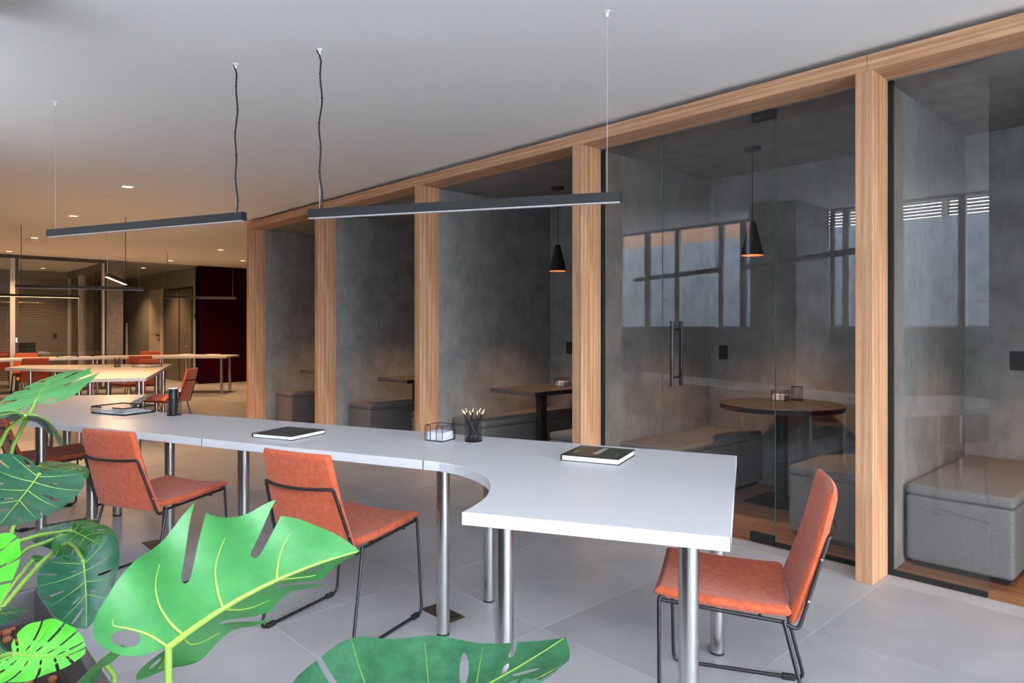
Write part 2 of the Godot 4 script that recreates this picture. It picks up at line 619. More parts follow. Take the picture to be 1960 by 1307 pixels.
# base, tip and one side point in space: the leaf lies in their plane
func add_leaf(plant: Node3D, kind: int, base: Vector3, tip: Vector3, side: Vector3, mt: Material, vm: Material, bend: Dictionary, thick := 1.0) -> void:
	if not leaf_cache.has(kind):
		leaf_cache[kind] = leaf_2d(kind)
	var tris: Array = leaf_cache[kind][0]
	var g := {"cup": 0.12, "edge": 0.25, "droop": 0.12, "wave": 0.05, "bow": 0.0}
	g.merge(bend, true)
	var yv := tip - base
	var l := yv.length()
	var yd := yv / l
	var sx := side - base
	var xv := sx - yd * sx.dot(yd)
	var wd := xv.length() * 2.0
	var xd := xv.normalized()
	var zd := xd.cross(yd).normalized()
	if g.get("flip", false):
		zd = -zd
	var place := func(p: Vector2) -> Vector3:
		var q := leaf_shape(p, g)
		return base + xd * q.x * wd + yd * q.y * l + zd * q.z * l
	var b := MB.new()
	var map := {}
	for t in tris:
		var id := []
		for p: Vector2 in t:
			var key := Vector2i(roundi(p.x * 20000.0), roundi(p.y * 20000.0))
			if not map.has(key):
				var e := 0.004
				var sgn := 1.0 if p.x >= 0.0 else -1.0
				var px := p if absf(p.x) > 0.01 else Vector2(sgn * 0.01, p.y)
				var du: Vector3 = place.call(px + Vector2(e, 0)) - place.call(px - Vector2(e, 0))
				var dv: Vector3 = place.call(px + Vector2(0, e)) - place.call(px - Vector2(0, e))
				var nn := du.cross(dv).normalized()
				if nn.dot(zd) < 0.0:
					nn = -nn
				map[key] = b.vert(place.call(p), nn, p)
			id.append(map[key])
		b.tri(id[0], id[1], id[2])
	var leaf := obj("leaf", b, mt, plant)
	var vb := MB.new()
	for line: Array in leaf_cache[kind][1]:
		var path := []
		var rad := []
		for i in line.size():
			var w: float = (0.010 if line == leaf_cache[kind][1][0] else 0.0048) * l * thick
			path.append(place.call(line[i]))
			rad.append(w * (1.0 - 0.75 * i / (line.size() - 1.0)))
		vb.tube(path, rad, 6)
	obj("vein", vb, vm, leaf)

func stem(plant: Node3D, pts: Array, r: float, mt: Material) -> void:
	var cv := Curve3D.new()
	for i in pts.size():
		var prev: Vector3 = pts[maxi(i - 1, 0)]
		var nxt: Vector3 = pts[mini(i + 1, pts.size() - 1)]
		var h := (nxt - prev) / 6.0
		cv.add_point(pts[i], -h, h)
	var path := []
	var rad := []
	for k in 15:
		path.append(cv.sample_baked(cv.get_baked_length() * k / 14.0, true))
		rad.append(r * (1.25 - 0.4 * k / 14.0))
	var b := MB.new()
	b.tube(path, rad, 8)
	obj("stem", b, mt, plant)

# ------------------------------------------------------------------ furniture
func chair_parts(t: Node3D) -> void:
	# local axes: x to the sitter's right, y up, -z forward
	var seat := MB.new()
	seat.pad(func(u: float, w: float) -> Vector3:
		# w = -1 back edge, +1 front edge
		var zz := lerpf(-0.212, 0.210, (w + 1.0) * 0.5)
		var half := lerpf(0.230, 0.226, (w + 1.0) * 0.5)
		var yy := lerpf(0.428, 0.452, (w + 1.0) * 0.5) - 0.016 * (1.0 - u * u) + 0.010 * w * w * (1.0 if w < 0.0 else 0.3)
		return Vector3(u * half, yy, -zz), 0.036)
	obj("seat", seat, M.orange, t)
	var back := MB.new()
	back.pad(func(u: float, w: float) -> Vector3:
		# w = -1 bottom, +1 top
		var k := (w + 1.0) * 0.5
		var half := lerpf(0.214, 0.184, k)
		var yy := lerpf(0.398, 0.812, k)
		var zz := lerpf(-0.212, -0.335, k) - 0.014 * (1.0 - u * u) - 0.010 * sin(k * PI)
		return Vector3(u * half, yy, -zz), 0.034)
	obj("backrest", back, M.orange, t)
	for s in [1.0, -1.0]:
		# sled side: front leg, floor runner, rear leg
		var side := MB.new()
		var pts := [Vector3(s * 0.215, 0.440, -0.172), Vector3(s * 0.224, 0.436, -0.192), Vector3(s * 0.256, 0.010, -0.186), Vector3(s * 0.256, 0.010, 0.290), Vector3(s * 0.224, 0.410, 0.189)]
		side.tube(fillet(pts, 0.035), 0.0068, 8)
		obj("sled_leg", side, M.black, t)
		var rail := MB.new()
		rail.tube([Vector3(s * 0.221, 0.428, -0.188), Vector3(s * 0.221, 0.404, 0.190)], 0.0068, 8)
		obj("seat_rail", rail, M.black, t)
		for zz in [-0.135, 0.235]:
			var gl := MB.new()
			gl.rbox(Vector3(s * 0.256 - 0.011, 0.0, zz - 0.024), Vector3(s * 0.256 + 0.011, 0.022, zz + 0.024), 0.006)
			obj("glide", gl, M.blackmatt, t)
		for yy in [0.475, 0.605]:
			var k: float = (yy - 0.398) / 0.414
			var bo := MB.new()
			bo.rbox(Vector3(s * lerpf(0.222, 0.196, k) - 0.004, yy - 0.004, lerpf(0.238, 0.357, k) - 0.002), Vector3(s * lerpf(0.222, 0.196, k) + 0.004, yy + 0.004, lerpf(0.238, 0.357, k) + 0.006), 0.002)
			obj("bolt", bo, M.chrome, t)
	# hoop behind the back: up one side, across in a bow, down the other
	var hoop := MB.new()
	var hp := [Vector3(0.222, 0.404, 0.185), Vector3(0.222, 0.384, 0.232), Vector3(0.188, 0.668, 0.322)]
	for k in 9:
		var u := 1.0 - 2.0 * k / 8.0
		hp.append(Vector3(0.186 * u * 0.985, 0.672 - 0.004 * (1.0 - u * u), 0.326 + 0.040 * (1.0 - u * u)))
	hp.append_array([Vector3(-0.188, 0.668, 0.322), Vector3(-0.222, 0.384, 0.232), Vector3(-0.222, 0.404, 0.185)])
	hoop.tube(fillet(hp, 0.02, 3), 0.0066, 8)
	obj("back_hoop", hoop, M.black, t)
	for zz in [-0.10, 0.12]:
		var cb := MB.new()
		cb.tube([Vector3(-0.221, 0.412, zz), Vector3(0.221, 0.412, zz)], 0.0055, 6)
		obj("crossbar", cb, M.black, t)

var chair0: Node3D

func chair(x: float, z: float, fx: float, fz: float, label: String) -> void:
	var turn := atan2(-fx, -fz)
	var grp := "orange upholstered chairs"
	if chair0 == null:
		chair0 = thing("upholstered_chair", label, "chair", Vector3(x, 0, z), turn, grp)
		chair_parts(chair0)
	else:
		copy(chair0, Vector3(x, 0, z), turn, label, grp)

func table_leg(t: Node3D, x: float, z: float, r := 0.0288, h := 0.71) -> void:
	var b := MB.new()
	b.lathe(Vector3(x, 0, z), [Vector2(r, 0.010), Vector2(r, h)], 28)
	var leg := obj("leg", b, M.chrome, t)
	var f := MB.new()
	f.lathe(Vector3(x, 0, z), [Vector2(0.0, 0.0), Vector2(r - 0.001, 0.0), Vector2(r - 0.001, 0.012)], 20)
	obj("foot", f, M.blackmatt, leg)

func pv(a: Array) -> PackedVector2Array:
	var o := PackedVector2Array()
	for i in range(0, a.size(), 2):
		o.append(Vector2(a[i], a[i + 1]))
	return o

func wire_cup(at: Vector3, label: String, turn := 0.0, group := "black wire mesh pen cups") -> Node3D:
	var t := thing("pen_cup", label, "pen cup", at, turn, group)
	var r := 0.043
	var h := 0.105
	var w := MB.new()
	for k in 30:
		var a := TAU * k / 30.0
		var o := Vector3(cos(a), 0, sin(a)) * r
		w.tube([o + Vector3.UP * 0.003, o + Vector3.UP * h], 0.0005, 4, false)
	for j in 14:
		var ring := []
		for k in 29:
			var a := TAU * k / 28.0
			ring.append(Vector3(cos(a) * r, 0.007 + j * 0.0070, sin(a) * r))
		w.tube(ring, 0.0005, 4, false)
	var wm := obj("wire_mesh", w, M.black, t)
	wm.set_meta("kind", "stuff")
	var rim := MB.new()
	var rp := []
	for k in 33:
		var a := TAU * k / 32.0
		rp.append(Vector3(cos(a) * r, h, sin(a) * r))
	rim.tube(rp, 0.0028, 8, false)
	obj("rim", rim, M.black, t)
	var base := MB.new()
	base.lathe(Vector3.ZERO, [Vector2(0, 0), Vector2(r, 0), Vector2(r + 0.001, 0.004), Vector2(r - 0.001, 0.006), Vector2(0, 0.006)], 28)
	obj("base", base, M.black, t)
	return t

var pencil0: Node3D

func pencil(at: Vector3, lean: Vector2, label: String, group: String) -> void:
	var o: Node3D
	if pencil0 == null:
		pencil0 = thing("pencil", label, "pencil", at, 0.0, group)
		var b := MB.new()
		b.lathe(Vector3.ZERO, [Vector2(0.0, 0.0), Vector2(0.0041, 0.0), Vector2(0.0041, 0.148)], 8)
		obj("barrel", b, M.black, pencil0)
		var c := MB.new()
		c.lathe(Vector3.ZERO, [Vector2(0.0041, 0.148), Vector2(0.0013, 0.171)], 8)
		var tip := obj("sharpened_wood", c, M.wood_tip, pencil0)
		var d := MB.new()
		d.lathe(Vector3.ZERO, [Vector2(0.0013, 0.171), Vector2(0.0, 0.177)], 6)
		obj("lead", d, M.blackmatt, tip)
		o = pencil0
	else:
		o = copy(pencil0, at, 0.0, label, group)
	o.basis = Basis(Quaternion(Vector3.UP, Vector3(lean.x, 1.0, lean.y).normalized()))

func memo_holder(at: Vector3, turn: float, label: String, plabel: String) -> void:
	var t := thing("memo_holder", label, "memo holder", at, turn, "black wire memo holders")
	var s := 0.054
	var h := 0.078
	part_box("base", Vector3(-s, 0.0, -s), Vector3(s, 0.004, s), M.black, t)
	# four frames of wire mesh, open in the middle of two sides
	var ends := [[Vector3(-s, 0, s), Vector3(s, 0, s), 0.32, 0.35], [Vector3(s, 0, s), Vector3(s, 0, -s), 1.0, 1.0], [Vector3(s, 0, -s), Vector3(-s, 0, -s), 1.0, 1.0], [Vector3(-s, 0, -s), Vector3(-s, 0, s), 1.0, 1.0]]
	for e in ends:
		var a: Vector3 = e[0]
		var b: Vector3 = e[1]
		var segs := [[0.0, 1.0]] if e[2] > 0.9 else [[0.0, e[2]], [1.0 - e[3], 1.0]]
		for sg in segs:
			var p := a.lerp(b, sg[0])
			var q := a.lerp(b, sg[1])
			var fr := MB.new()
			fr.tube(fillet([p + Vector3.UP * 0.004, p + Vector3.UP * h, q + Vector3.UP * h, q + Vector3.UP * 0.004], 0.006, 3), 0.0019, 6)
			obj("edge_wire", fr, M.black, t)
			var w := MB.new()
			var cnt := maxi(4, int(p.distance_to(q) / 0.009))
			for k in range(1, cnt):
				var o := p.lerp(q, float(k) / cnt)
				w.tube([o + Vector3.UP * 0.004, o + Vector3.UP * h], 0.0004, 4, false)
			for k in 8:
				w.tube([p + Vector3.UP * (0.006 + 0.009 * k), q + Vector3.UP * (0.006 + 0.009 * k)], 0.0004, 4, false)
			var wm := obj("wire_mesh", w, M.black, t)
			wm.set_meta("kind", "stuff")
	var pb := MB.new()
	pb.box(Vector3(-0.046, 0.0045, -0.046), Vector3(0.046, 0.044, 0.046))
	var pk := obj("paper_block", pb, M.paper)
	pk.position = at
	pk.rotation.y = turn
	tag(pk, plabel, "paper", "white note paper blocks")

func letter_tray(at: Vector3, turn: float, sx: float, sz: float, label: String, plabel: String) -> void:
	var t := thing("letter_tray", label, "tray", at, turn, "black wire letter trays")
	var h := 0.046
	for y in [0.0048, h]:
		var r := MB.new()
		var ring := fillet([Vector3(0, y, sz), Vector3(-sx, y, sz), Vector3(-sx, y, -sz), Vector3(sx, y, -sz), Vector3(sx, y, sz), Vector3(0, y, sz)], 0.02, 4)
		if y > 0.01:
			ring = fillet([Vector3(-sx * 0.35, y, sz), Vector3(-sx, y, sz), Vector3(-sx, y, -sz), Vector3(sx, y, -sz), Vector3(sx, y, sz), Vector3(sx * 0.35, y, sz)], 0.02, 4)
		r.tube(ring, 0.0045, 6)
		obj("rim_wire", r, M.black, t)
	var w := MB.new()
	for k in 60:
		var x := lerpf(-sx, sx, k / 59.0)
		w.tube([Vector3(x, h, -sz), Vector3(x, 0.003, -sz), Vector3(x, 0.003, sz), Vector3(x, h if absf(x) > sx * 0.35 else 0.004, sz)], 0.0007, 4, false)
	for k in 44:
		var z := lerpf(-sz, sz, k / 43.0)
		w.tube([Vector3(-sx, h, z), Vector3(-sx, 0.003, z), Vector3(sx, 0.003, z), Vector3(sx, h, z)], 0.0007, 4, false)
	var wm := obj("wire_mesh", w, M.black, t)
	wm.set_meta("kind", "stuff")
	var pb := MB.new()
	pb.box(Vector3(-sx * 0.86, 0.005, -sz * 0.88), Vector3(sx * 0.86, 0.016, sz * 0.88))
	var pk := obj("paper_stack", pb, M.paper)
	pk.position = at
	pk.rotation.y = turn
	tag(pk, plabel, "paper", "paper stacks in the letter trays")

func book(at: Vector3, turn: float, w: float, d: float, h: float, cover: Material, label: String) -> void:
	# spine on -x, open edge on +x and +z
	var t := thing("hardcover_book", label, "book", at, turn, "books on the long table")
	part_box("pages", Vector3(-w / 2 + 0.004, 0.003, -d / 2 + 0.004), Vector3(w / 2 - 0.005, h - 0.003, d / 2 - 0.004), M.paper, t)
	var c := MB.new()
	c.box(Vector3(-w / 2, h - 0.003, -d / 2), Vector3(w / 2, h, d / 2))
	var fc := MB.new()
	fc.quad(Vector3(-w / 2, h + 0.0004, d / 2), Vector3(w / 2, h + 0.0004, d / 2), Vector3(w / 2, h + 0.0004, -d / 2), Vector3(-w / 2, h + 0.0004, -d / 2), Vector3.UP, [Vector2(0, 1), Vector2(1, 1), Vector2(1, 0), Vector2(0, 0)])
	var front := obj("front_cover", c, M.blackmatt, t)
	obj("cover_print", fc, cover, front)
	part_box("back_cover", Vector3(-w / 2, 0.0, -d / 2), Vector3(w / 2, 0.003, d / 2), M.blackmatt, t)
	part_box("spine", Vector3(-w / 2 - 0.002, 0.0, -d / 2), Vector3(-w / 2, h, d / 2), M.blackmatt, t)

func linear_lamp(a: Vector3, b: Vector3, lit: bool, label: String, cord_at_b: bool, energy := 0.0, near := false) -> void:
	# a and b: ends of the profile at its top edge
	var mid := (a + b) * 0.5
	var d := b - a
	d.y = 0.0
	var l := d.length()
	var turn := atan2(-d.z, d.x)
	var t := thing("linear_pendant_lamp", label, "lamp", mid, turn, "black linear pendant lamps")
	var pr := MB.new()
	pr.box(Vector3(-l / 2, -0.045, -0.018), Vector3(l / 2, 0.0, -0.0155))
	pr.box(Vector3(-l / 2, -0.045, 0.0155), Vector3(l / 2, 0.0, 0.018))
	pr.box(Vector3(-l / 2, -0.0025, -0.0155), Vector3(l / 2, 0.0, 0.0155))
	obj("profile", pr, M.profile, t)
	for s in [-1.0, 1.0]:
		part_box("end_cap", Vector3(s * l / 2 - 0.002, -0.046, -0.0185), Vector3(s * l / 2 + 0.002, 0.0005, 0.0185), M.profile, t)
	part_box("diffuser", Vector3(-l / 2 + 0.002, -0.048, -0.0155), Vector3(l / 2 - 0.002, -0.036, 0.0155), M.lit if lit else M.diffuser, t)
	for s in [-1.0, 1.0]:
		var x: float = s * (l / 2 - 0.06)
		var wr := MB.new()
		wr.tube([Vector3(x, 0, 0), Vector3(x, CEIL - mid.y - 0.02, 0)], 0.0011, 5)
		obj("suspension_wire", wr, M.alu, t)
		var an := MB.new()
		an.lathe(Vector3(x, CEIL - mid.y - 0.028, 0), [Vector2(0.0, 0.0), Vector2(0.006, 0.0), Vector2(0.008, 0.02), Vector2(0.016, 0.022), Vector2(0.016, 0.028)], 12)
		obj("ceiling_anchor", an, M.white, t)
	var cx := (1.0 if cord_at_b else -1.0) * (l / 2 - 0.06)
	var cp := []
	var n := 26
	for k in n + 1:
		var u := float(k) / n
		var yy := u * (CEIL - mid.y)
		var wob := 0.0 if not near else (sin(u * 21.0) * 0.006 + sin(u * 9.0 + 1.0) * 0.005)
		cp.append(Vector3(cx + 0.008 + wob - (0.025 * maxf(0.0, (u - 0.93) / 0.07) if near else 0.0), yy, 0.004))
	var co := MB.new()
	co.tube(cp, 0.0045 if near else 0.0036, 7)
	var cord := obj("power_cord", co, M.profile, t)
	if near:
		for k in 6:
			var q: Vector3 = cp[2 + k * 4]
			part_box("cable_tie", q + Vector3(-0.007, -0.002, -0.004), q + Vector3(0.005, 0.002, 0.004), M.black, cord)
	if lit and energy > 0.0:
		var al := AreaLight3D.new()
		al.name = "lamp_glow"
		t.add_child(al)
		al.area_size = Vector2(l - 0.02, 0.03)
		al.position = Vector3(0, -0.052, 0)
		al.rotation_degrees = Vector3(-90, 0, 0)
		al.light_color = rgb8(255, 198, 142)
		al.light_energy = energy
		al.shadow_enabled = true
		al.area_range = 30.0

func downlight(x: float, z: float, e: float, label: String, y := CEIL) -> void:
	var t := thing("recessed_downlight", label, "downlight", Vector3(x, y, z), 0.0, "square recessed ceiling spots")
	var s := 0.055
	var b := MB.new()
	b.box(Vector3(-s, -0.004, -s), Vector3(s, 0.0, -s + 0.012)); b.box(Vector3(-s, -0.004, s - 0.012), Vector3(s, 0.0, s))
	b.box(Vector3(-s, -0.004, -s + 0.012), Vector3(-s + 0.012, 0.0, s - 0.012)); b.box(Vector3(s - 0.012, -0.004, -s + 0.012), Vector3(s, 0.0, s - 0.012))
	obj("trim_ring", b, M.white, t)
	part_box("lamp_face", Vector3(-s + 0.012, -0.003, -s + 0.012), Vector3(s - 0.012, -0.0005, s - 0.012), M.spot_lit, t)
	var l := SpotLight3D.new()
	l.name = "spot"
	t.add_child(l)
	l.position = Vector3(0, -0.02, 0)
	l.rotation_degrees = Vector3(-90, 0, 0)
	l.spot_angle = 58.0
	l.spot_angle_attenuation = 0.8
	l.light_color = rgb8(255, 198, 140)
	l.light_energy = e
	l.light_size = 0.04
	l.spot_range = 25.0
	l.spot_attenuation = 2.0
	l.shadow_enabled = true

func cone_pendant(x: float, z: float, label: String, e: float) -> void:
	var t := thing("cone_pendant_lamp", label, "lamp", Vector3(x, 2.64, z), 0.0, "black cone pendants in the booths")
	var c := MB.new()
	c.lathe(Vector3.ZERO, [Vector2(0.0, -0.022), Vector2(0.060, -0.022), Vector2(0.062, 0.0)], 24)
	obj("ceiling_rose", c, M.black, t)
	var w := MB.new()
	w.tube([Vector3(0, -0.02, 0), Vector3(0, -0.545, 0)], 0.003, 6)
	obj("cord", w, M.black, t)
	var s := MB.new()
	s.lathe(Vector3.ZERO, [Vector2(0.081, -0.790), Vector2(0.022, -0.545), Vector2(0.0, -0.541)], 36)
	obj("shade", s, M.blackmatt, t)
	var inn := MB.new()
	inn.lathe(Vector3.ZERO, [Vector2(0.0, -0.548), Vector2(0.020, -0.548), Vector2(0.078, -0.790), Vector2(0.081, -0.790)], 36)
	obj("shade_lining", inn, M.copper, t)
	var bulb := MB.new()
	bulb.rbox(Vector3(-0.02, -0.70, -0.02), Vector3(0.02, -0.65, 0.02), 0.019, 3)
	obj("bulb", bulb, M.bulb, t)
	var l := SpotLight3D.new()
	l.name = "spot"
	t.add_child(l)
	l.position = Vector3(0, -0.715, 0)
	l.rotation_degrees = Vector3(-90, 0, 0)
	l.spot_angle = 50.0
	l.spot_angle_attenuation = 0.6
	l.light_color = rgb8(255, 196, 140)
	l.light_energy = e
	l.light_size = 0.03
	l.spot_range = 12.0
	l.spot_attenuation = 2.0
	l.shadow_enabled = true

func bench(x0: float, x1: float, z0: float, z1: float, label: String) -> void:
	var c := Vector3((x0 + x1) / 2, 0, (z0 + z1) / 2)
	var t := thing("upholstered_bench", label, "bench", c, 0.0, "grey upholstered booth benches")
	var hx := absf(x1 - x0) / 2
	var hz := absf(z1 - z0) / 2
	part_box("plinth", Vector3(-hx + 0.03, 0.0, -hz + 0.03), Vector3(hx - 0.03, 0.032, hz - 0.03), M.blackmatt, t)
	part_box("body", Vector3(-hx, 0.030, -hz), Vector3(hx, 0.392, hz), M.greyfab, t, 0.022)
	part_box("cushion", Vector3(-hx - 0.002, 0.390, -hz - 0.002), Vector3(hx + 0.002, 0.452, hz + 0.002), M.greyfab, t, 0.026)

func booth_table(x0: float, x1: float, z0: float, z1: float, label: String) -> void:
	var c := Vector3((x0 + x1) / 2, 0, (z0 + z1) / 2)
	var t := thing("booth_table", label, "table", c, 0.0, "dark booth tables")
	var hx := (x1 - x0) / 2
	var hz := absf(z1 - z0) / 2
	part_box("tabletop", Vector3(-hx, 0.708, -hz), Vector3(hx, 0.748, hz), M.table_dark, t, 0.003)
	part_box("edge_band", Vector3(hx - 0.001, 0.7085, -hz + 0.001), Vector3(hx + 0.002, 0.7475, hz - 0.001), M.blackmatt, t)
	part_box("pedestal", Vector3(0.12, 0.012, hz - 0.26), Vector3(0.19, 0.708, hz - 0.19), M.blackmatt, t)
	part_box("base_plate", Vector3(-0.06, 0.0, hz - 0.42), Vector3(0.30, 0.012, hz - 0.06), M.blackmatt, t)

func wall_plate(at: Vector3, facing: String, label: String, mt: Material, white := false) -> void:
	var t := thing("wall_plate", label, "wall plate", at, {"z": 0.0, "x": PI / 2}[facing], "")
	part_box("frame", Vector3(-0.042, -0.062, 0.0), Vector3(0.042, 0.062, 0.008), M.white if white else mt, t, 0.003)
	for k in [-1, 1]:
		part_box("rocker", Vector3(-0.026, k * 0.021 - 0.018, 0.008), Vector3(0.026, k * 0.021 + 0.018, 0.011), mt, t, 0.0015)

# pencils leaning the same way round, so that none crosses another
func pencils(cup: Vector3, n: int, start: float, label: String, group: String) -> void:
	for k in n:
		var a := start + TAU * k / n
		var p := Vector3(cos(a), 0, sin(a)) * 0.033
		var b := a + 1.85
		var d := Vector3(cos(b), 0, sin(b)) * 0.033 - p
		pencil(cup + p + Vector3(0, 0.009, 0), Vector2(d.x, d.z) / 0.098, label, group)

# ------------------------------------------------------------------ the place
func _ready() -> void:
	rng.seed = 7
	# camera: level, slightly dropped lens
	var cam := Camera3D.new()
	cam.name = "camera"
	add_child(cam)
	cam.position = Vector3(0, EYE, 0)
	cam.rotation.y = atan2(1312.0, 1244.0)
	cam.projection = Camera3D.PROJECTION_FRUSTUM
	cam.near = 0.05
	cam.far = 200.0
	cam.size = 0.05 * 1307.0 / 1312.0
	cam.frustum_offset = Vector2(0, -0.05 * 27.0 / 1312.0)
	cam.current = true
	# sky: bright, even overcast
	var we := WorldEnvironment.new()
	we.name = "environment"
	add_child(we)
	var env := Environment.new()
	env.background_mode = Environment.BG_SKY
	var sm := ProceduralSkyMaterial.new()
	sm.sky_top_color = rgb8(206, 215, 228)
	sm.sky_horizon_color = rgb8(218, 225, 234)
	sm.ground_horizon_color = rgb8(150, 150, 150)
	sm.ground_bottom_color = rgb8(120, 120, 120)
	sm.sky_energy_multiplier = SKY
	sm.ground_energy_multiplier = SKY * 0.3
	var sky := Sky.new()
	sky.sky_material = sm
	env.sky = sky
	env.tonemap_mode = Environment.TONE_MAPPER_LINEAR
	env.tonemap_exposure = EXPOSURE
	env.sdfgi_enabled = true
	env.ssao_enabled = true
	env.ssil_enabled = true
	we.environment = env
	make_materials()
	make_leaf_materials()
	build_shell()
	build_outside()
	build_far_end()
	build_booths()
	build_tables()
	build_chairs()
	build_lamps()
	build_small_things()
	build_plants()

const SKY := 5.3
const EXPOSURE := 1.0

func make_leaf_materials() -> void:
	var mk := func(a: Color, b: Color, rough: float, back: Color, sd: int) -> StandardMaterial3D:
		var t := cloud_tex(128, a, b, sd, 0.03, 0.12, 0.3)
		var m := textured(t, Vector3(6, 6, 6), rough)
		m.backlight_enabled = true
		m.backlight = back
		return m
	M.leaf_a = mk.call(rgb8(34, 98, 36), rgb8(58, 130, 52), 0.42, Color(0.25, 0.42, 0.12), 101)
	M.leaf_b = mk.call(rgb8(26, 78, 30), rgb8(46, 108, 44), 0.40, Color(0.2, 0.36, 0.1), 102)
	M.leaf_c = mk.call(rgb8(18, 62, 42), rgb8(40, 94, 66), 0.30, Color(0.12, 0.22, 0.1), 103)
	M.leaf_g = mk.call(rgb8(44, 106, 54), rgb8(64, 130, 68), 0.42, Color(0.30, 0.50, 0.14), 104)
	M.leaf_h = mk.call(rgb8(52, 150, 32), rgb8(92, 186, 50), 0.38, Color(0.30, 0.5, 0.1), 105)
	M.leaf_m = mk.call(rgb8(20, 74, 44), rgb8(56, 114, 76), 0.40, Color(0.15, 0.28, 0.1), 106)
	M.vein = mat(rgb8(120, 152, 58), 0.5)
	M.stem = mat(rgb8(112, 148, 58), 0.5)

func build_shell() -> void:
	# floor: grout bed with one mesh for each tile
	var fl := slab("floor", Vector3(XW, -0.12, -9.0), Vector3(XE + 0.15, -0.0012, 0.70), M.grout, "large grey porcelain floor tiles with pale grout lines", "floor")
	var px := 0.838
	var gap := 0.0016
	var i := 0
	var x := -1.255 - px * 19
	while x < XE:
		var z := -3.0 - px * 8
		while z < ZW:
			var x0 := maxf(x + gap, XW)
			var x1 := minf(x + px - gap, XE)
			var z0 := maxf(z + gap, -9.0)
			var z1 := minf(z + px - gap, ZW)
			if x0 > -9.2 :
				z0 = maxf(z0, ZG)
			elif x1 > -9.156 and z1 <= ZG:
				x1 = -9.156
			if x1 - x0 > 0.03 and z1 - z0 > 0.03:
				var b := MB.new()
				b.box(Vector3(x0, -0.010, z0), Vector3(x1, 0.0, z1))
				obj("tile", b, M.tile[(i * 7 + int(z * 3.0 + 90.0)) % 4], fl)
			z += px
		x += px
		i += 1
	slab("ceiling", Vector3(XW, CEIL, -9.0), Vector3(XE + 0.15, CEIL + 0.14, 0.70), M.paint, "smooth white painted ceiling over the whole office", "ceiling")
	slab("wall_window_sill", Vector3(XW, 0.0, ZW), Vector3(XE + 0.15, 1.30, ZW + 0.15), M.cement, "grey cement sill wall under the strip windows", "wall")
	slab("wall_window_side", Vector3(XW, 1.30, ZW), Vector3(-6.60, CEIL, ZW + 0.15), M.cement, "grey cement wall beyond the strip windows", "wall")
	slab("column_window", Vector3(-3.95, 0.0, -0.36), Vector3(-3.40, CEIL, ZW), M.cement, "grey cement column beside the planter", "column")
	slab("wall_side_rear", Vector3(XW, 0.0, -9.12), Vector3(-9.0, CEIL, -9.0), M.cement, "grey cement wall behind the last booth", "wall")
	slab("wall_side_return", Vector3(-9.07, 0.0, -9.0), Vector3(-8.95, CEIL, ZB - 0.12), M.cement, "grey cement return wall behind the first booth", "wall")
	# right end: wide glazed front to the street, outside the picture
	slab("wall_right_low", Vector3(XE, 0.0, -4.0), Vector3(XE + 0.15, 0.10, ZW + 0.15), M.cement, "low kerb under the street glazing", "wall")
	slab("wall_right_head", Vector3(XE, 2.66, -4.0), Vector3(XE + 0.15, CEIL + 0.14, ZW + 0.15), M.cement, "lintel over the street glazing", "wall")
	var w3 := Node3D.new()
	w3.name = "window_3"
	add_child(w3)
	w3.set_meta("kind", "structure")
	tag(w3, "wide street glazing in dark frames at the right end", "window")
	for k in 5:
		var z := -3.87 + k * 1.10
		part_box("mullion", Vector3(XE + 0.02, 0.10, z), Vector3(XE + 0.10, 2.66, z + 0.06), M.alu_dark, w3)
		if k < 4:
			part_box("pane", Vector3(XE + 0.055, 0.10, z + 0.06), Vector3(XE + 0.063, 2.66, z + 1.10), M.window, w3)

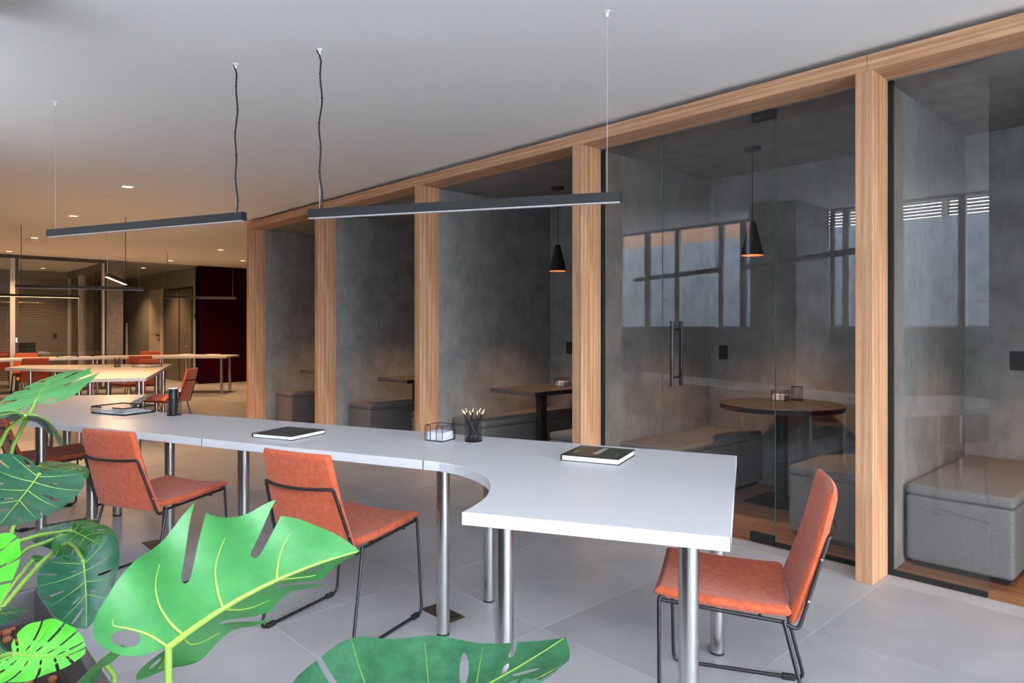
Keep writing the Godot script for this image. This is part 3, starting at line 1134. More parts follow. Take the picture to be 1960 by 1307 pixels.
func build_outside() -> void:
	# strip windows along the light well
	var groups := [["window_1", [-6.60, -6.10, -5.57, -4.87, -4.55, -3.95]], ["window_2", [-3.40, -3.22, -2.02, -0.82, 0.38, 1.58, 2.78, 3.98, XE]]]
	var labs := ["strip window with pale aluminium frames left of the cement column", "strip window with aluminium frames right of the cement column"]
	for g in 2:
		var w := Node3D.new()
		w.name = groups[g][0]
		add_child(w)
		w.set_meta("kind", "structure")
		tag(w, labs[g], "window")
		var xs: Array = groups[g][1]
		part_box("sill_frame", Vector3(xs[0], 1.30, ZW + 0.03), Vector3(xs[xs.size() - 1], 1.335, ZW + 0.11), M.alu, w)
		part_box("head_frame", Vector3(xs[0], CEIL - 0.03, ZW + 0.03), Vector3(xs[xs.size() - 1], CEIL, ZW + 0.11), M.alu, w)
		for k in xs.size():
			var xx: float = xs[k]
			part_box("mullion", Vector3(xx - 0.035 if k > 0 else xx, 1.335, ZW + 0.03), Vector3(xx + 0.035 if k < xs.size() - 1 else xx, CEIL - 0.03, ZW + 0.10), M.alu if (k + g) % 3 != 1 else M.alu_dark, w)
			if k < xs.size() - 1:
				part_box("pane", Vector3(xx + 0.035, 1.335, ZW + 0.06), Vector3(xs[k + 1] - 0.035, CEIL - 0.03, ZW + 0.066), M.window, w)
	# light well: raised bounce bed, rough stone wall, louvres on top
	slab("ground_bounce_bed", Vector3(-18.0, -0.30, ZW + 0.15), Vector3(12.0, 1.18, 2.8), M.pavement, "pale gravel bed raised to bounce daylight onto the ceiling", "ground")  # pale bed raised so that daylight bounces up to the ceiling
	slab("ground_street", Vector3(XE + 0.15, -0.30, -14.0), Vector3(24.0, -0.021, ZW + 0.15), M.pavement, "pale street paving outside the glazed end", "ground")
	slab("wall_outside", Vector3(-18.0, 1.0, 2.6), Vector3(12.0, 2.81, 2.85), M.stone, "rough grey stone boundary wall outside the windows", "wall")
	var lv := Node3D.new()
	lv.name = "boundary_louvre"
	add_child(lv)
	lv.set_meta("kind", "structure")
	tag(lv, "row of horizontal louvre slats on top of the stone wall", "louvre")
	var lx := -4.75
	while lx < 5.0:
		part_box("post", Vector3(lx, 2.81, 2.68), Vector3(lx + 0.07, 3.15, 2.78), M.alu_dark, lv)
		for k in 7:
			var y := 2.825 + k * 0.046
			var sb := MB.new()
			sb.box(Vector3(-0.465, -0.011, -0.018), Vector3(0.465, 0.011, 0.018), Transform3D(Basis(Vector3.RIGHT, 0.35), Vector3(lx + 0.535, y, 2.73)))
			obj("slat", sb, M.alu_dark, lv)
		lx += 1.0
	part_box("cap", Vector3(-4.75, 3.13, 2.66), Vector3(lx, 3.18, 2.80), M.alu_dark, lv)
	slab("wall_sky_block", Vector3(-18.0, 3.20, 2.86), Vector3(0.4, 8.0, 3.10), M.stone, "rough grey unseen wall added to block sky over the windows", "wall")  # unseen wall added to cut the sky light through the left windows
	slab("fascia_outside", Vector3(-18.0, 2.81, 2.62), Vector3(-4.76, 3.20, 2.82), M.fascia, "brown fascia above the stone wall", "fascia")

func build_far_end() -> void:
	# burgundy end wall
	slab("wall_end_burgundy", Vector3(XW - 0.2, 0.0, -9.0), Vector3(XW, CEIL, -5.69), M.burgundy, "plain dark burgundy painted end wall", "wall")
	slab("baseboard_burgundy", Vector3(XW, 0.0, -9.0), Vector3(XW + 0.012, 0.06, -5.70), M.burgundy, "burgundy skirting along the end wall", "skirting")
	# corridor to the left of it
	slab("wall_corridor", Vector3(-22.9, 0.0, -5.90), Vector3(XW - 0.2, CEIL, -5.70), M.grey_wall, "grey corridor wall with two doors", "wall")
	slab("wall_corridor_corner", Vector3(XW - 0.2, 0.0, -5.70), Vector3(XW, CEIL, -5.69), M.grey_wall, "pale grey corner strip beside the burgundy wall", "wall")
	slab("wall_corridor_end", Vector3(-23.1, 0.0, -5.9), Vector3(-22.9, CEIL, -3.9), M.brown_wall, "brown wall at the end of the corridor", "wall")
	slab("floor_corridor", Vector3(-23.1, -0.12, -5.9), Vector3(XW, -0.001, 0.7), M.tile[0], "grey floor of corridor and glazed room", "floor")
	slab("ceiling_corridor", Vector3(-23.1, CEIL - 0.02, -5.9), Vector3(XW, CEIL + 0.1, -3.95), M.grey_wall, "grey corridor ceiling", "ceiling")
	slab("ceiling_glazed_room", Vector3(-23.1, CEIL, -3.95), Vector3(XW, CEIL + 0.1, 0.7), M.paint, "white ceiling of the glazed room", "ceiling")
	slab("baseboard_corridor", Vector3(-22.9, 0.0, -5.70), Vector3(XW, 0.05, -5.688), M.skirt, "dark skirting of the corridor wall", "skirting")
	# doors
	var d1 := Node3D.new()
	d1.name = "door_1"
	add_child(d1)
	d1.set_meta("kind", "structure")
	tag(d1, "grey double door with chrome bar handle next to the burgundy wall", "door")
	part_box("door_frame", Vector3(-19.14, 0.0, -5.70), Vector3(-17.02, 2.29, -5.68), M.alu_dark, d1)
	part_box("door_leaf", Vector3(-17.80, 0.01, -5.68), Vector3(-17.06, 2.24, -5.655), M.grey_door, d1)
	part_box("door_leaf", Vector3(-19.10, 0.01, -5.68), Vector3(-17.92, 2.24, -5.66), M.grey_door, d1)
	var hb := MB.new()
	hb.tube(fillet([Vector3(-17.22, 0.86, -5.655), Vector3(-17.22, 0.88, -5.60), Vector3(-17.22, 1.24, -5.60), Vector3(-17.22, 1.26, -5.655)], 0.03), 0.014, 8)
	obj("handle", hb, M.chrome, d1)
	var d2 := Node3D.new()
	d2.name = "door_2"
	add_child(d2)
	d2.set_meta("kind", "structure")
	tag(d2, "cream panelled door left of the grey double door", "door")
	part_box("door_frame", Vector3(-20.36, 0.0, -5.70), Vector3(-19.24, 2.34, -5.68), M.white_door, d2)
	part_box("door_leaf", Vector3(-20.30, 0.01, -5.68), Vector3(-19.30, 2.30, -5.655), M.white_door, d2)
	for yy in [[0.2, 0.95], [1.15, 2.15]]:
		part_box("panel", Vector3(-20.12, yy[0], -5.655), Vector3(-19.48, yy[1], -5.645), M.white_door, d2, 0.004)
	part_box("handle", Vector3(-19.52, 1.10, -5.655), Vector3(-19.38, 1.13, -5.60), M.brass, d2, 0.006)
	part_box("lock_plate", Vector3(-19.44, 0.96, -5.655), Vector3(-19.38, 1.02, -5.635), M.brass, d2, 0.006)
	wall_plate(Vector3(-16.88, 1.58, -5.699), "z", "dark wall plate high beside the grey double door", M.plate)
	wall_plate(Vector3(-16.88, 0.20, -5.699), "z", "dark socket plate low beside the grey double door", M.plate)
	var cab := thing("equipment_cabinet", "black open cabinet with pale side at the corridor end", "cabinet", Vector3(-22.55, 0.0, -5.45))
	part_box("body", Vector3(-0.3, 0.0, -0.23), Vector3(0.1, 1.43, 0.16), M.blackmatt, cab)
	part_box("side_panel", Vector3(0.1, 0.0, -0.23), Vector3(0.13, 1.45, -0.17), M.white, cab)
	for yy in [0.35, 0.75, 1.1]:
		part_box("shelf", Vector3(0.1, yy, -0.15), Vector3(0.115, yy + 0.05, 0.14), M.alu_dark, cab)
	# board-marked column between corridor and glazed room
	slab("column_far", Vector3(XW - 0.5, 0.0, -4.115), Vector3(XW + 0.01, CEIL, -3.80), M.concrete, "raw concrete column beside the glazed meeting room", "column")
	# glazed room
	var gr := Node3D.new()
	gr.name = "window_4"
	add_child(gr)
	gr.set_meta("kind", "structure")
	tag(gr, "floor to ceiling glazing of the far meeting room in aluminium frames", "window")
	part_box("top_rail", Vector3(XW - 0.08, 2.69, -3.80), Vector3(XW, CEIL, 0.55), M.alu_dark, gr)
	part_box("bottom_rail", Vector3(XW - 0.08, 0.0, -3.80), Vector3(XW, 0.06, 0.55), M.alu_dark, gr)
	part_box("mullion", Vector3(XW - 0.08, 0.06, -2.20), Vector3(XW, 2.69, -2.12), M.alu, gr)
	part_box("jamb", Vector3(XW - 0.08, 0.06, -2.26), Vector3(XW - 0.02, 2.69, -2.20), M.alu_dark, gr)
	part_box("jamb", Vector3(XW - 0.08, 0.06, -3.76), Vector3(XW, 2.69, -3.725), M.alu, gr)
	part_box("jamb", Vector3(XW - 0.10, 0.06, -3.80), Vector3(XW - 0.01, 2.69, -3.76), M.alu_dark, gr)
	part_box("mullion", Vector3(XW - 0.08, 0.06, -0.72), Vector3(XW, 2.69, -0.64), M.alu, gr)
	for zz in [[-3.725, -2.26], [-2.12, -0.72], [-0.64, 0.55]]:
		part_box("pane", Vector3(XW - 0.045, 0.06, zz[0]), Vector3(XW - 0.037, 2.69, zz[1]), M.window, gr)
	part_box("lock", Vector3(XW, 1.02, -2.235), Vector3(XW + 0.02, 1.12, -2.205), M.chrome, gr)
	# ribbed back wall of the glazed room
	var rb := MB.new()
	var n := 44
	for k in n:
		var y0 := CEIL * k / n
		var y1 := CEIL * (k + 1) / n
		rb.box(Vector3(-21.2, y0, -3.95), Vector3(-21.03, y0 + (y1 - y0) * 0.30, 0.7))
		rb.box(Vector3(-21.2, y0 + (y1 - y0) * 0.30, -3.95), Vector3(-21.0, y1, 0.7))
	struct("wall_ribbed", rb, M.rib, "beige horizontally ribbed wall inside the glazed room", "wall")
	wall_plate(Vector3(-20.99, 1.10, -3.62), "x", "dark switch plate on the ribbed wall", M.plate)
	slab("wall_corridor_side", Vector3(-23.1, 0.0, -4.0), Vector3(-21.0, CEIL, -3.9), M.grey_wall, "grey corridor wall beyond the glazed room", "wall")
	slab("wall_glazed_side", Vector3(-23.1, 0.0, 0.55), Vector3(XW, CEIL, 0.70), M.rib, "side wall of the glazed room", "wall")
	# side of the glazed room along the corridor: dark framed glazing
	var gs := Node3D.new()
	gs.name = "window_5"
	add_child(gs)
	gs.set_meta("kind", "structure")
	tag(gs, "dark framed glass screen between far meeting room and corridor", "window")
	for xx in [-21.0, -19.75, -19.45, -18.2, -17.9, -17.2]:
		part_box("mullion", Vector3(xx, 0.06, -3.97), Vector3(xx + 0.10, 2.70, -3.89), M.alu_dark if xx > -19.0 else M.alu, gs)
	part_box("top_rail", Vector3(-21.0, 2.60, -3.97), Vector3(XW - 0.5, CEIL, -3.89), M.alu_dark, gs)
	part_box("bottom_rail", Vector3(-21.0, 0.0, -3.97), Vector3(XW - 0.5, 0.06, -3.89), M.alu_dark, gs)
	for xx in [[-20.9, -19.75], [-19.35, -18.2], [-17.8, -17.2]]:
		part_box("pane", Vector3(xx[0], 0.06, -3.935), Vector3(xx[1], 2.60, -3.927), M.tinted, gs)
	# furniture in the glazed room
	var mt := thing("meeting_table", "pale meeting table inside the far glazed room", "table", Vector3(-19.0, 0, -1.9))
	part_box("tabletop", Vector3(-0.5, 0.71, -1.2), Vector3(0.5, 0.75, 1.2), M.laminate, mt, 0.003)
	for sx in [-0.4, 0.4]:
		for sz in [-1.0, 1.0]:
			table_leg(mt, sx, sz)
	var lp := thing("laptop", "closed dark laptop sleeve on the far meeting table", "laptop", Vector3(-18.75, 0.75, -2.72), 0.1)
	part_box("base", Vector3(-0.12, 0.0, -0.17), Vector3(0.12, 0.018, 0.17), M.black, lp, 0.004)
	part_box("screen", Vector3(-0.13, 0.018, -0.17), Vector3(-0.115, 0.22, 0.17), M.black, lp, 0.004)

func build_booths() -> void:
	# timber portal frame
	var posts := [-9.156, -7.240, -5.291, -3.3245, -1.362, 0.600]
	var fr := thing("oak_portal_frame", "light oak frame of posts and one long beam fronting the booths", "frame", Vector3(0, 0, 0))
	for px: float in posts:
		part_box("post", Vector3(px, 0.0, ZG), Vector3(px + 0.086, 2.64, ZF), M.oak_v, fr, 0.0025)
	for seg in [[-9.156, -5.249], [-5.2475, -1.306], [-1.3045, 0.686]]:
		part_box("beam", Vector3(seg[0], 2.6402, ZG), Vector3(seg[1], 2.725, ZF), M.oak_h, fr, 0.0025)
	# cement partitions, back wall, ceiling
	for k in posts.size():
		var px: float = posts[k]
		slab("wall_booth_partition" if k == 0 else "wall_booth_partition_%03d" % k, Vector3(px + 0.001, 0.0, ZB), Vector3(px + 0.080, 2.64, ZG), M.cement, "burnished grey cement partition behind an oak post", "wall").set_meta("group", "cement booth partitions")
	slab("wall_booth_back", Vector3(-9.156, 0.0, ZB - 0.12), Vector3(XE, CEIL, ZB), M.cement, "burnished grey cement back wall of the booths", "wall")
	slab("ceiling_booth", Vector3(-9.156, 2.64, ZB), Vector3(XE, 2.70, ZG), M.cement, "grey cement ceiling of the booths", "ceiling")
	slab("wall_booth_end", Vector3(0.686, 0.0, ZB), Vector3(XE + 0.15, CEIL, ZG + 0.1), M.cement, "cement wall closing the row of booths", "wall")
	# board floor of the booths
	var bf := slab("floor_booth", Vector3(-9.07, -0.12, ZB), Vector3(0.6, -0.006, ZG), M.board, "oak board floor inside the booths", "floor")
	var bw := 0.154
	for k in 10:
		var z0 := ZG - bw * (k + 1)
		var off := fposmod(k * 0.47, 1.3)
		for b in 5:
			var lo: float = posts[b] + 0.082
			var hi: float = posts[b + 1]
			var xa := lo
			var xb := lo + 0.45 + off * 0.6
			while xa < hi - 0.02:
				var pl := MB.new()
				pl.box(Vector3(xa + 0.0006, -0.012, maxf(z0 + 0.0006, ZB)), Vector3(minf(xb, hi) - 0.0006, 0.0, z0 + bw - 0.0006))
				obj("board", pl, M.board if (k + int(xa * 5.0) + 60) % 2 == 0 else M.board_b, bf)
				xa = minf(xb, hi)
				xb = xa + 1.3
	# benches, tables, lamps, plates
	var nm := ["first", "second", "third"]
	for k in 3:
		var x0: float = posts[k] + 0.086
		var x1: float = posts[k + 1]
		bench(x0 + 0.012, x0 + 0.47, ZB + 0.01, -4.13, "grey bench against the cement partition %s" % ["beside the end post of the oak frame", "left of the table in the middle open booth", "left of the table with note paper holder"][k])
		bench(x1 - 0.60, x1 - 0.012, ZB + 0.01, -4.14, "grey bench facing its twin across the %s" % ["table of the end booth", "table of the middle open booth", "table that carries a note paper holder"][k])
		booth_table(x0 + 0.385, x0 + 0.975, ZB + 0.005, -4.29, "dark topped table on a black pedestal in the %s" % ["booth at the end post", "middle open booth", "open booth next to the glass room"][k])
		cone_pendant(x0 + 0.82, -4.75, "black cone pendant lamp over the %s" % ["table of the end booth", "table of the middle open booth", "booth table with the note paper holder"][k], PEND)
		wall_plate(Vector3(x0 + 0.282, 1.10, ZB), "z", "dark wall plate over the %s" % ["end booth table", "middle booth table", "table with the note paper holder"][k], M.plate)
	# glazed room with the round table
	bench(-3.225, -2.74, ZB + 0.01, -4.18, "grey bench along the partition left of the round table behind glass")
	bench(-1.95, -1.375, ZB + 0.01, -4.26, "grey bench right of the round table behind the glass door")
	bench(-1.265, -0.766, ZB + 0.01, -4.22, "grey bench behind the short glass panel in the last room")
	bench(0.05, 0.585, ZB + 0.01, -4.22, "grey bench at the far right of the last room")
	var rt := thing("round_table", "round dark table on a black pedestal behind the glass door", "table", Vector3(-2.36, 0, -5.04))
	var tb := MB.new()
	tb.lathe(Vector3.ZERO, [Vector2(0, 0.705), Vector2(0.438, 0.705), Vector2(0.442, 0.709), Vector2(0.442, 0.741), Vector2(0.438, 0.745), Vector2(0, 0.745)], 56)
	obj("tabletop", tb, M.table_dark, rt)
	var ed := MB.new()
	ed.lathe(Vector3.ZERO, [Vector2(0.443, 0.708), Vector2(0.4435, 0.742)], 56)
	obj("edge_band", ed, M.blackmatt, rt)
	part_box("pedestal", Vector3(-0.035, 0.012, -0.035), Vector3(0.035, 0.705, 0.035), M.blackmatt, rt)
	part_box("base_plate", Vector3(-0.20, 0.0, -0.20), Vector3(0.20, 0.012, 0.20), M.blackmatt, rt)
	cone_pendant(-2.443, -4.752, "black cone pendant lamp over the round table behind glass", PEND)
	cone_pendant(-0.50, -4.752, "black cone pendant lamp in the last room", PEND)
	wall_plate(Vector3(-3.106, 1.10, ZB), "z", "dark wall plate in the corner behind the glass door", M.plate)
	wall_plate(Vector3(-0.984, 1.10, ZB), "z", "dark wall plate over the bench in the last room", M.plate)
	wall_plate(Vector3(-3.399, 1.0, -0.156), "x", "white framed socket on the side of the cement column", M.plate, true)
	# glass front of the round table room
	var gz := ZG - 0.02
	var w6 := Node3D.new()
	w6.name = "window_6"
	add_child(w6)
	w6.set_meta("kind", "structure")
	tag(w6, "fixed clear glass panels either side of the glass door", "glass panel")
	glass_pane(Vector3(-3.222, 0.022, gz), Vector3(-2.712, 2.636, gz), w6)
	glass_pane(Vector3(-1.906, 0.022, gz), Vector3(-1.366, 2.636, gz), w6)
	part_box("side_channel", Vector3(-3.240, 0.0, gz - 0.012), Vector3(-3.221, 2.638, gz + 0.012), M.blackmatt, w6)
	part_box("bottom_channel", Vector3(-3.221, 0.0, gz - 0.012), Vector3(-2.712, 0.024, gz + 0.012), M.blackmatt, w6)
	part_box("bottom_channel", Vector3(-1.906, 0.0, gz - 0.012), Vector3(-1.366, 0.024, gz + 0.012), M.blackmatt, w6)
	for xe in [-2.712, -1.906]:
		part_box("polished_edge", Vector3(xe - (0.0 if xe < -2.0 else 0.002), 0.024, gz - 0.0052), Vector3(xe + (0.002 if xe < -2.0 else 0.0), 2.636, gz + 0.0052), M.glass_edge, w6)
	var d3 := Node3D.new()
	d3.name = "door_3"
	add_child(d3)
	d3.set_meta("kind", "structure")
	tag(d3, "frameless clear glass door with black bar handles and black pivots", "glass door")
	glass_pane(Vector3(-2.706, 0.012, gz), Vector3(-1.912, 2.634, gz), d3)
	part_box("pivot", Vector3(-2.065, 0.005, gz - 0.016), Vector3(-1.912, 0.062, gz + 0.016), M.black, d3, 0.005)
	part_box("pivot", Vector3(-2.055, 2.585, gz - 0.016), Vector3(-1.905, 2.640, gz + 0.016), M.black, d3, 0.005)
	for s in [-1.0, 1.0]:
		var hb := MB.new()
		hb.lathe(Vector3(-2.598, 0, gz + s * 0.055), [Vector2(0, 0.925), Vector2(0.0135, 0.925), Vector2(0.0135, 1.362), Vector2(0, 1.362)], 16)
		var hd := obj("bar_handle", hb, M.black, d3)
		for yy in [0.985, 1.305]:
			var st := MB.new()
			st.tube([Vector3(-2.598, yy, gz + s * 0.005), Vector3(-2.598, yy, gz + s * 0.050)], 0.009, 10)
			obj("standoff", st, M.black, hd)
	var w7 := Node3D.new()
	w7.name = "window_7"
	add_child(w7)
	w7.set_meta("kind", "structure")
	tag(w7, "short fixed glass panel with black channels at the last room", "glass panel")
	glass_pane(Vector3(-1.256, 0.022, gz), Vector3(-0.827, 2.636, gz), w7)
	part_box("side_channel", Vector3(-1.276, 0.0, gz - 0.012), Vector3(-1.255, 2.638, gz + 0.012), M.blackmatt, w7)
	part_box("bottom_channel", Vector3(-1.255, 0.0, gz - 0.012), Vector3(-0.832, 0.024, gz + 0.012), M.blackmatt, w7)

# frameless safety glass
func glass_pane(lo: Vector3, hi: Vector3, parent: Node) -> void:
	var b := MB.new()
	b.box(lo - Vector3(0, 0, 0.005), hi + Vector3(0, 0, 0.005))
	obj("pane", b, M.glass, parent)

const PEND := 1.5

func build_tables() -> void:
	# the long wavy table: three tops butted together
	var t := thing("wavy_work_table", "long white wavy edged work table on chrome legs with the note paper holder", "table", Vector3.ZERO)
	var right := MB.new()
	right.prism(pv([-1.523, -2.821, -0.940, -1.709, -1.643, -1.343, -1.667, -1.403, -1.705, -1.476, -1.742, -1.532, -1.786, -1.584, -1.822, -1.622, -1.859, -1.655, -1.900, -1.687, -1.940, -1.711, -1.981, -1.731, -2.040, -1.753, -2.100, -1.770, -2.160, -1.780, -2.230, -1.784, -2.318, -1.773, -2.391, -1.743, -2.642, -2.385]), 0.71, TOP)
	obj("tabletop", right, M.laminate, t)
	var middle := MB.new()
	middle.prism(pv([-2.392, -1.7425, -3.640, -1.262, -3.910, -1.895, -2.643, -2.3845]), 0.71, TOP)
	obj("tabletop", middle, M.laminate, t)
	var left := MB.new()
	left.prism(pv([-3.641, -1.2615, -4.664, -0.900, -4.92, -0.805, -5.10, -0.748, -5.25, -0.716, -5.40, -0.706, -5.56, -0.725, -5.737, -0.768, -6.272, -0.943, -6.813, -1.111, -6.375, -1.755, -6.15, -1.66, -5.92, -1.545, -5.70, -1.455, -5.50, -1.41, -5.30, -1.395, -5.10, -1.42, -4.93, -1.48, -4.76, -1.56, -3.911, -1.8945]), 0.71, TOP)
	obj("tabletop", left, M.laminate, t)
	for q in [[-2.345, -1.815], [-2.477, -2.196], [-1.565, -1.452], [-1.075, -1.715], [-1.443, -2.515], [-3.50, -1.42], [-4.50, -1.37], [-4.82, -1.02], [-5.07, -0.80], [-5.975, -0.99], [-6.60, -1.22], [-6.27, -1.66], [-5.398, -1.30]]:
		table_leg(t, q[0], q[1])
	# second table in the middle of the office
	var t2 := thing("wavy_work_table", "white wavy edged work table standing under the short lit lamp", "table", Vector3.ZERO)
	var a := MB.new()
	a.prism(pv([-12.55, -1.75, -11.94, -1.46, -11.55, -1.68, -11.28, -1.83, -11.10, -1.97, -10.95, -2.06, -10.75, -2.14, -10.55, -2.175, -10.35, -2.18, -10.10, -2.09, -9.70, -1.95, -9.28, -1.80, -8.86, -1.66, -8.49, -2.34, -11.45, -3.52]), 0.71, TOP)
	obj("tabletop", a, M.laminate, t2)
	for q in [[-8.95, -1.77], [-8.75, -2.33], [-9.4, -2.55], [-10.2, -2.35], [-11.3, -3.35], [-12.2, -1.80], [-11.6, -2.0], [-10.6, -3.05], [-9.3, -1.95]]:
		table_leg(t2, q[0], q[1])
	# third table along the far end
	var t3 := thing("wavy_work_table", "white work table in front of the burgundy wall and the glazed room", "table", Vector3.ZERO)
	var b := MB.new()
	b.prism(pv([-14.32, -5.72, -13.66, -5.20, -14.1, -4.75, -14.5, -4.2, -14.75, -3.6, -14.90, -3.0, -15.0, -2.4, -15.02, -1.8, -14.95, -0.6, -15.75, -0.6, -15.85, -1.8, -15.85, -2.6, -15.75, -3.3, -15.60, -4.0, -15.30, -4.8, -14.95, -5.35]), 0.71, TOP)
	obj("tabletop", b, M.laminate, t3)
	for q in [[-13.90, -5.20], [-14.25, -5.50], [-14.85, -4.35], [-15.05, -4.9], [-15.0, -3.2], [-15.6, -3.4], [-15.1, -2.2], [-15.7, -2.2], [-15.2, -0.9], [-14.75, -3.75]]:
		table_leg(t3, q[0], q[1])

func build_chairs() -> void:
	chair(-2.759, -1.612, -0.3185, -0.948, "orange upholstered chair on a black sled frame facing the far lying grey book")
	chair(-3.980, -1.193, -0.402, -0.9155, "orange upholstered chair on a black sled frame facing the wire letter tray and pen cup")
	chair(-1.237, -2.184, -0.8806, 0.4739, "orange upholstered chair at the short end of the white table by the glass door")
	chair(-5.66, -0.98, -0.05, -0.9987, "orange upholstered chair behind the monstera at the rounded table end")
	chair(-9.15, -2.72, -0.60, 0.80, "orange chair seen from the side at the second table near the oak end post")
	chair(-11.75, -3.05, 0.55, 0.835, "orange chair on the far side of the second table under its edge")
	chair(-14.10, -2.12, -0.98, -0.05, "orange chair at the third table with its back to us, by the tray")
	chair(-13.80, -3.70, -0.95, -0.25, "orange chair at the third table with its back to us, by the concrete column")
	chair(-15.95, -2.30, 0.97, 0.10, "orange chair behind the third table in front of the glazed room")
	chair(-15.55, -4.35, 0.95, 0.28, "orange chair behind the third table in front of the corridor")
	chair(-14.35, -1.05, -0.95, 0.1, "orange chair with its back to the room at the left of the third table")
	chair(-18.2, -2.1, -0.98, 0.1, "orange chair at the meeting table inside the far glazed room")

func build_lamps() -> void:
	linear_lamp(Vector3(-5.235, 1.945, -0.872), Vector3(-3.700, 1.945, -1.504), false, "unlit black linear lamp over the letter tray end of the long table", true, 0.0, true)
	linear_lamp(Vector3(-3.315, 1.925, -1.690), Vector3(-1.915, 1.940, -2.492), false, "unlit black linear lamp over the note paper holder and near book", false, 0.0, true)
	linear_lamp(Vector3(-11.70, 1.92, -1.55), Vector3(-11.26, 1.92, -3.06), false, "black linear lamp over the far part of the second table", false, LIN)
	linear_lamp(Vector3(-15.12, 1.92, -0.9), Vector3(-15.05, 1.92, -2.98), true, "lit linear lamp over the third table in front of the glazed room", false, LIN)
	linear_lamp(Vector3(-8.45, 1.915, -1.93), Vector3(-9.85, 1.915, -2.47), true, "short looking lit linear lamp over the near end of the second table", true, LIN)
	linear_lamp(Vector3(-14.0, 1.92, -4.15), Vector3(-13.5, 1.92, -5.33), false, "black linear lamp hanging in front of the burgundy wall", false, LIN)
	for q in [[-7.80, -1.97, "square ceiling spot nearest the oak frame, lit"], [-10.32, -1.98, "square ceiling spot over the far part of the second table, lit"], [-13.27, -2.01, "square ceiling spot beside the ceiling grille, lit"], [-15.97, -2.02, "square ceiling spot in front of the glazed room, lit"], [-12.96, -4.83, "square ceiling spot between the tables and the end booth, lit"], [-15.83, -4.84, "square ceiling spot in front of the corridor, lit"], [-14.75, -5.97, "square ceiling spot in front of the burgundy wall, lit"]]:
		downlight(q[0], q[1], SPOT, q[2])
	downlight(-17.93, -4.87, SPOT, "square ceiling spot inside the corridor, lit", CEIL - 0.02)
	downlight(-20.6, -4.87, SPOT * 0.6, "square ceiling spot deep in the corridor, lit", CEIL - 0.02)
	downlight(-19.2, -2.0, SPOT * 0.6, "square ceiling spot added over the meeting table to brighten the glazed room")  # added fill spot, brightens the glazed room
	downlight(-20.0, -3.2, SPOT * 0.5, "square ceiling spot added before the ribbed wall to brighten the glazed room")  # another fill spot, added to lift the ribbed wall
	# ceiling grille and access hatch
	var g := thing("ceiling_grille", "small white air grille in the ceiling beside a spot", "grille", Vector3(-13.62, CEIL, -2.03))
	for k in 6:
		part_box("slat", Vector3(-0.15, -0.008, -0.15 + k * 0.055), Vector3(0.15, 0.0, -0.125 + k * 0.055), M.white, g)
	var h := thing("ceiling_hatch", "square access hatch with thin frame flush in the ceiling", "hatch", Vector3(-8.02, CEIL, -3.46))
	part_box("panel", Vector3(-0.215, -0.002, -0.125), Vector3(0.215, 0.0, 0.125), M.paint, h)
	for s in [-1.0, 1.0]:
		part_box("frame_bar", Vector3(-0.23, -0.004, s * 0.135 - 0.005), Vector3(0.23, 0.0, s * 0.135 + 0.005), M.paint, h)
		part_box("frame_bar", Vector3(s * 0.225 - 0.005, -0.004, -0.13), Vector3(s * 0.225 + 0.005, 0.0, 0.13), M.paint, h)

const LIN := 3.5
const SPOT := 5.0

func cover_tex(w: int, h: int, sd: int, green: bool) -> StandardMaterial3D:
	var q := noise(sd, 0.02, 4)
	var t := tex(w, h, func(x: int, y: int) -> Color:
		var v := q.get_noise_2d(x, y)
		var c := rgb8(30, 34, 36).lerp(rgb8(58, 62, 66), clampf(0.5 + v, 0.0, 1.0))
		if green:
			c = rgb8(26, 36, 34).lerp(rgb8(44, 62, 44), clampf(0.4 + v * 1.3, 0.0, 1.0))
			var u := float(x) / w
			var s := float(y) / h
			# pale title lettering running across the cover, small lines at both ends
			if u > 0.46 and u < 0.56 and s > 0.10 and s < 0.72 and fposmod(s * 14.0 + floorf(u * 40.0) * 0.37, 1.0) < 0.66:
				c = rgb8(200, 200, 196)
			if u > 0.12 and u < 0.15 and s > 0.45 and s < 0.75 and fposmod(s * 30.0, 1.0) < 0.7:
				c = rgb8(190, 192, 190)
			if u > 0.86 and u < 0.885 and s > 0.55 and s < 0.78 and fposmod(s * 34.0, 1.0) < 0.7:
				c = rgb8(190, 192, 190)
		else:
			var u := float(x) / w
			var s := float(y) / h
			if v > 0.05 and u + s < 1.2:
				c = rgb8(86, 90, 96)
			if s > 0.86 and s < 0.90 and u > 0.55 and u < 0.92:
				c = rgb8(150, 152, 156)
		return c)
	var m := mat(Color.WHITE, 0.35)
	m.albedo_texture = t
	return m

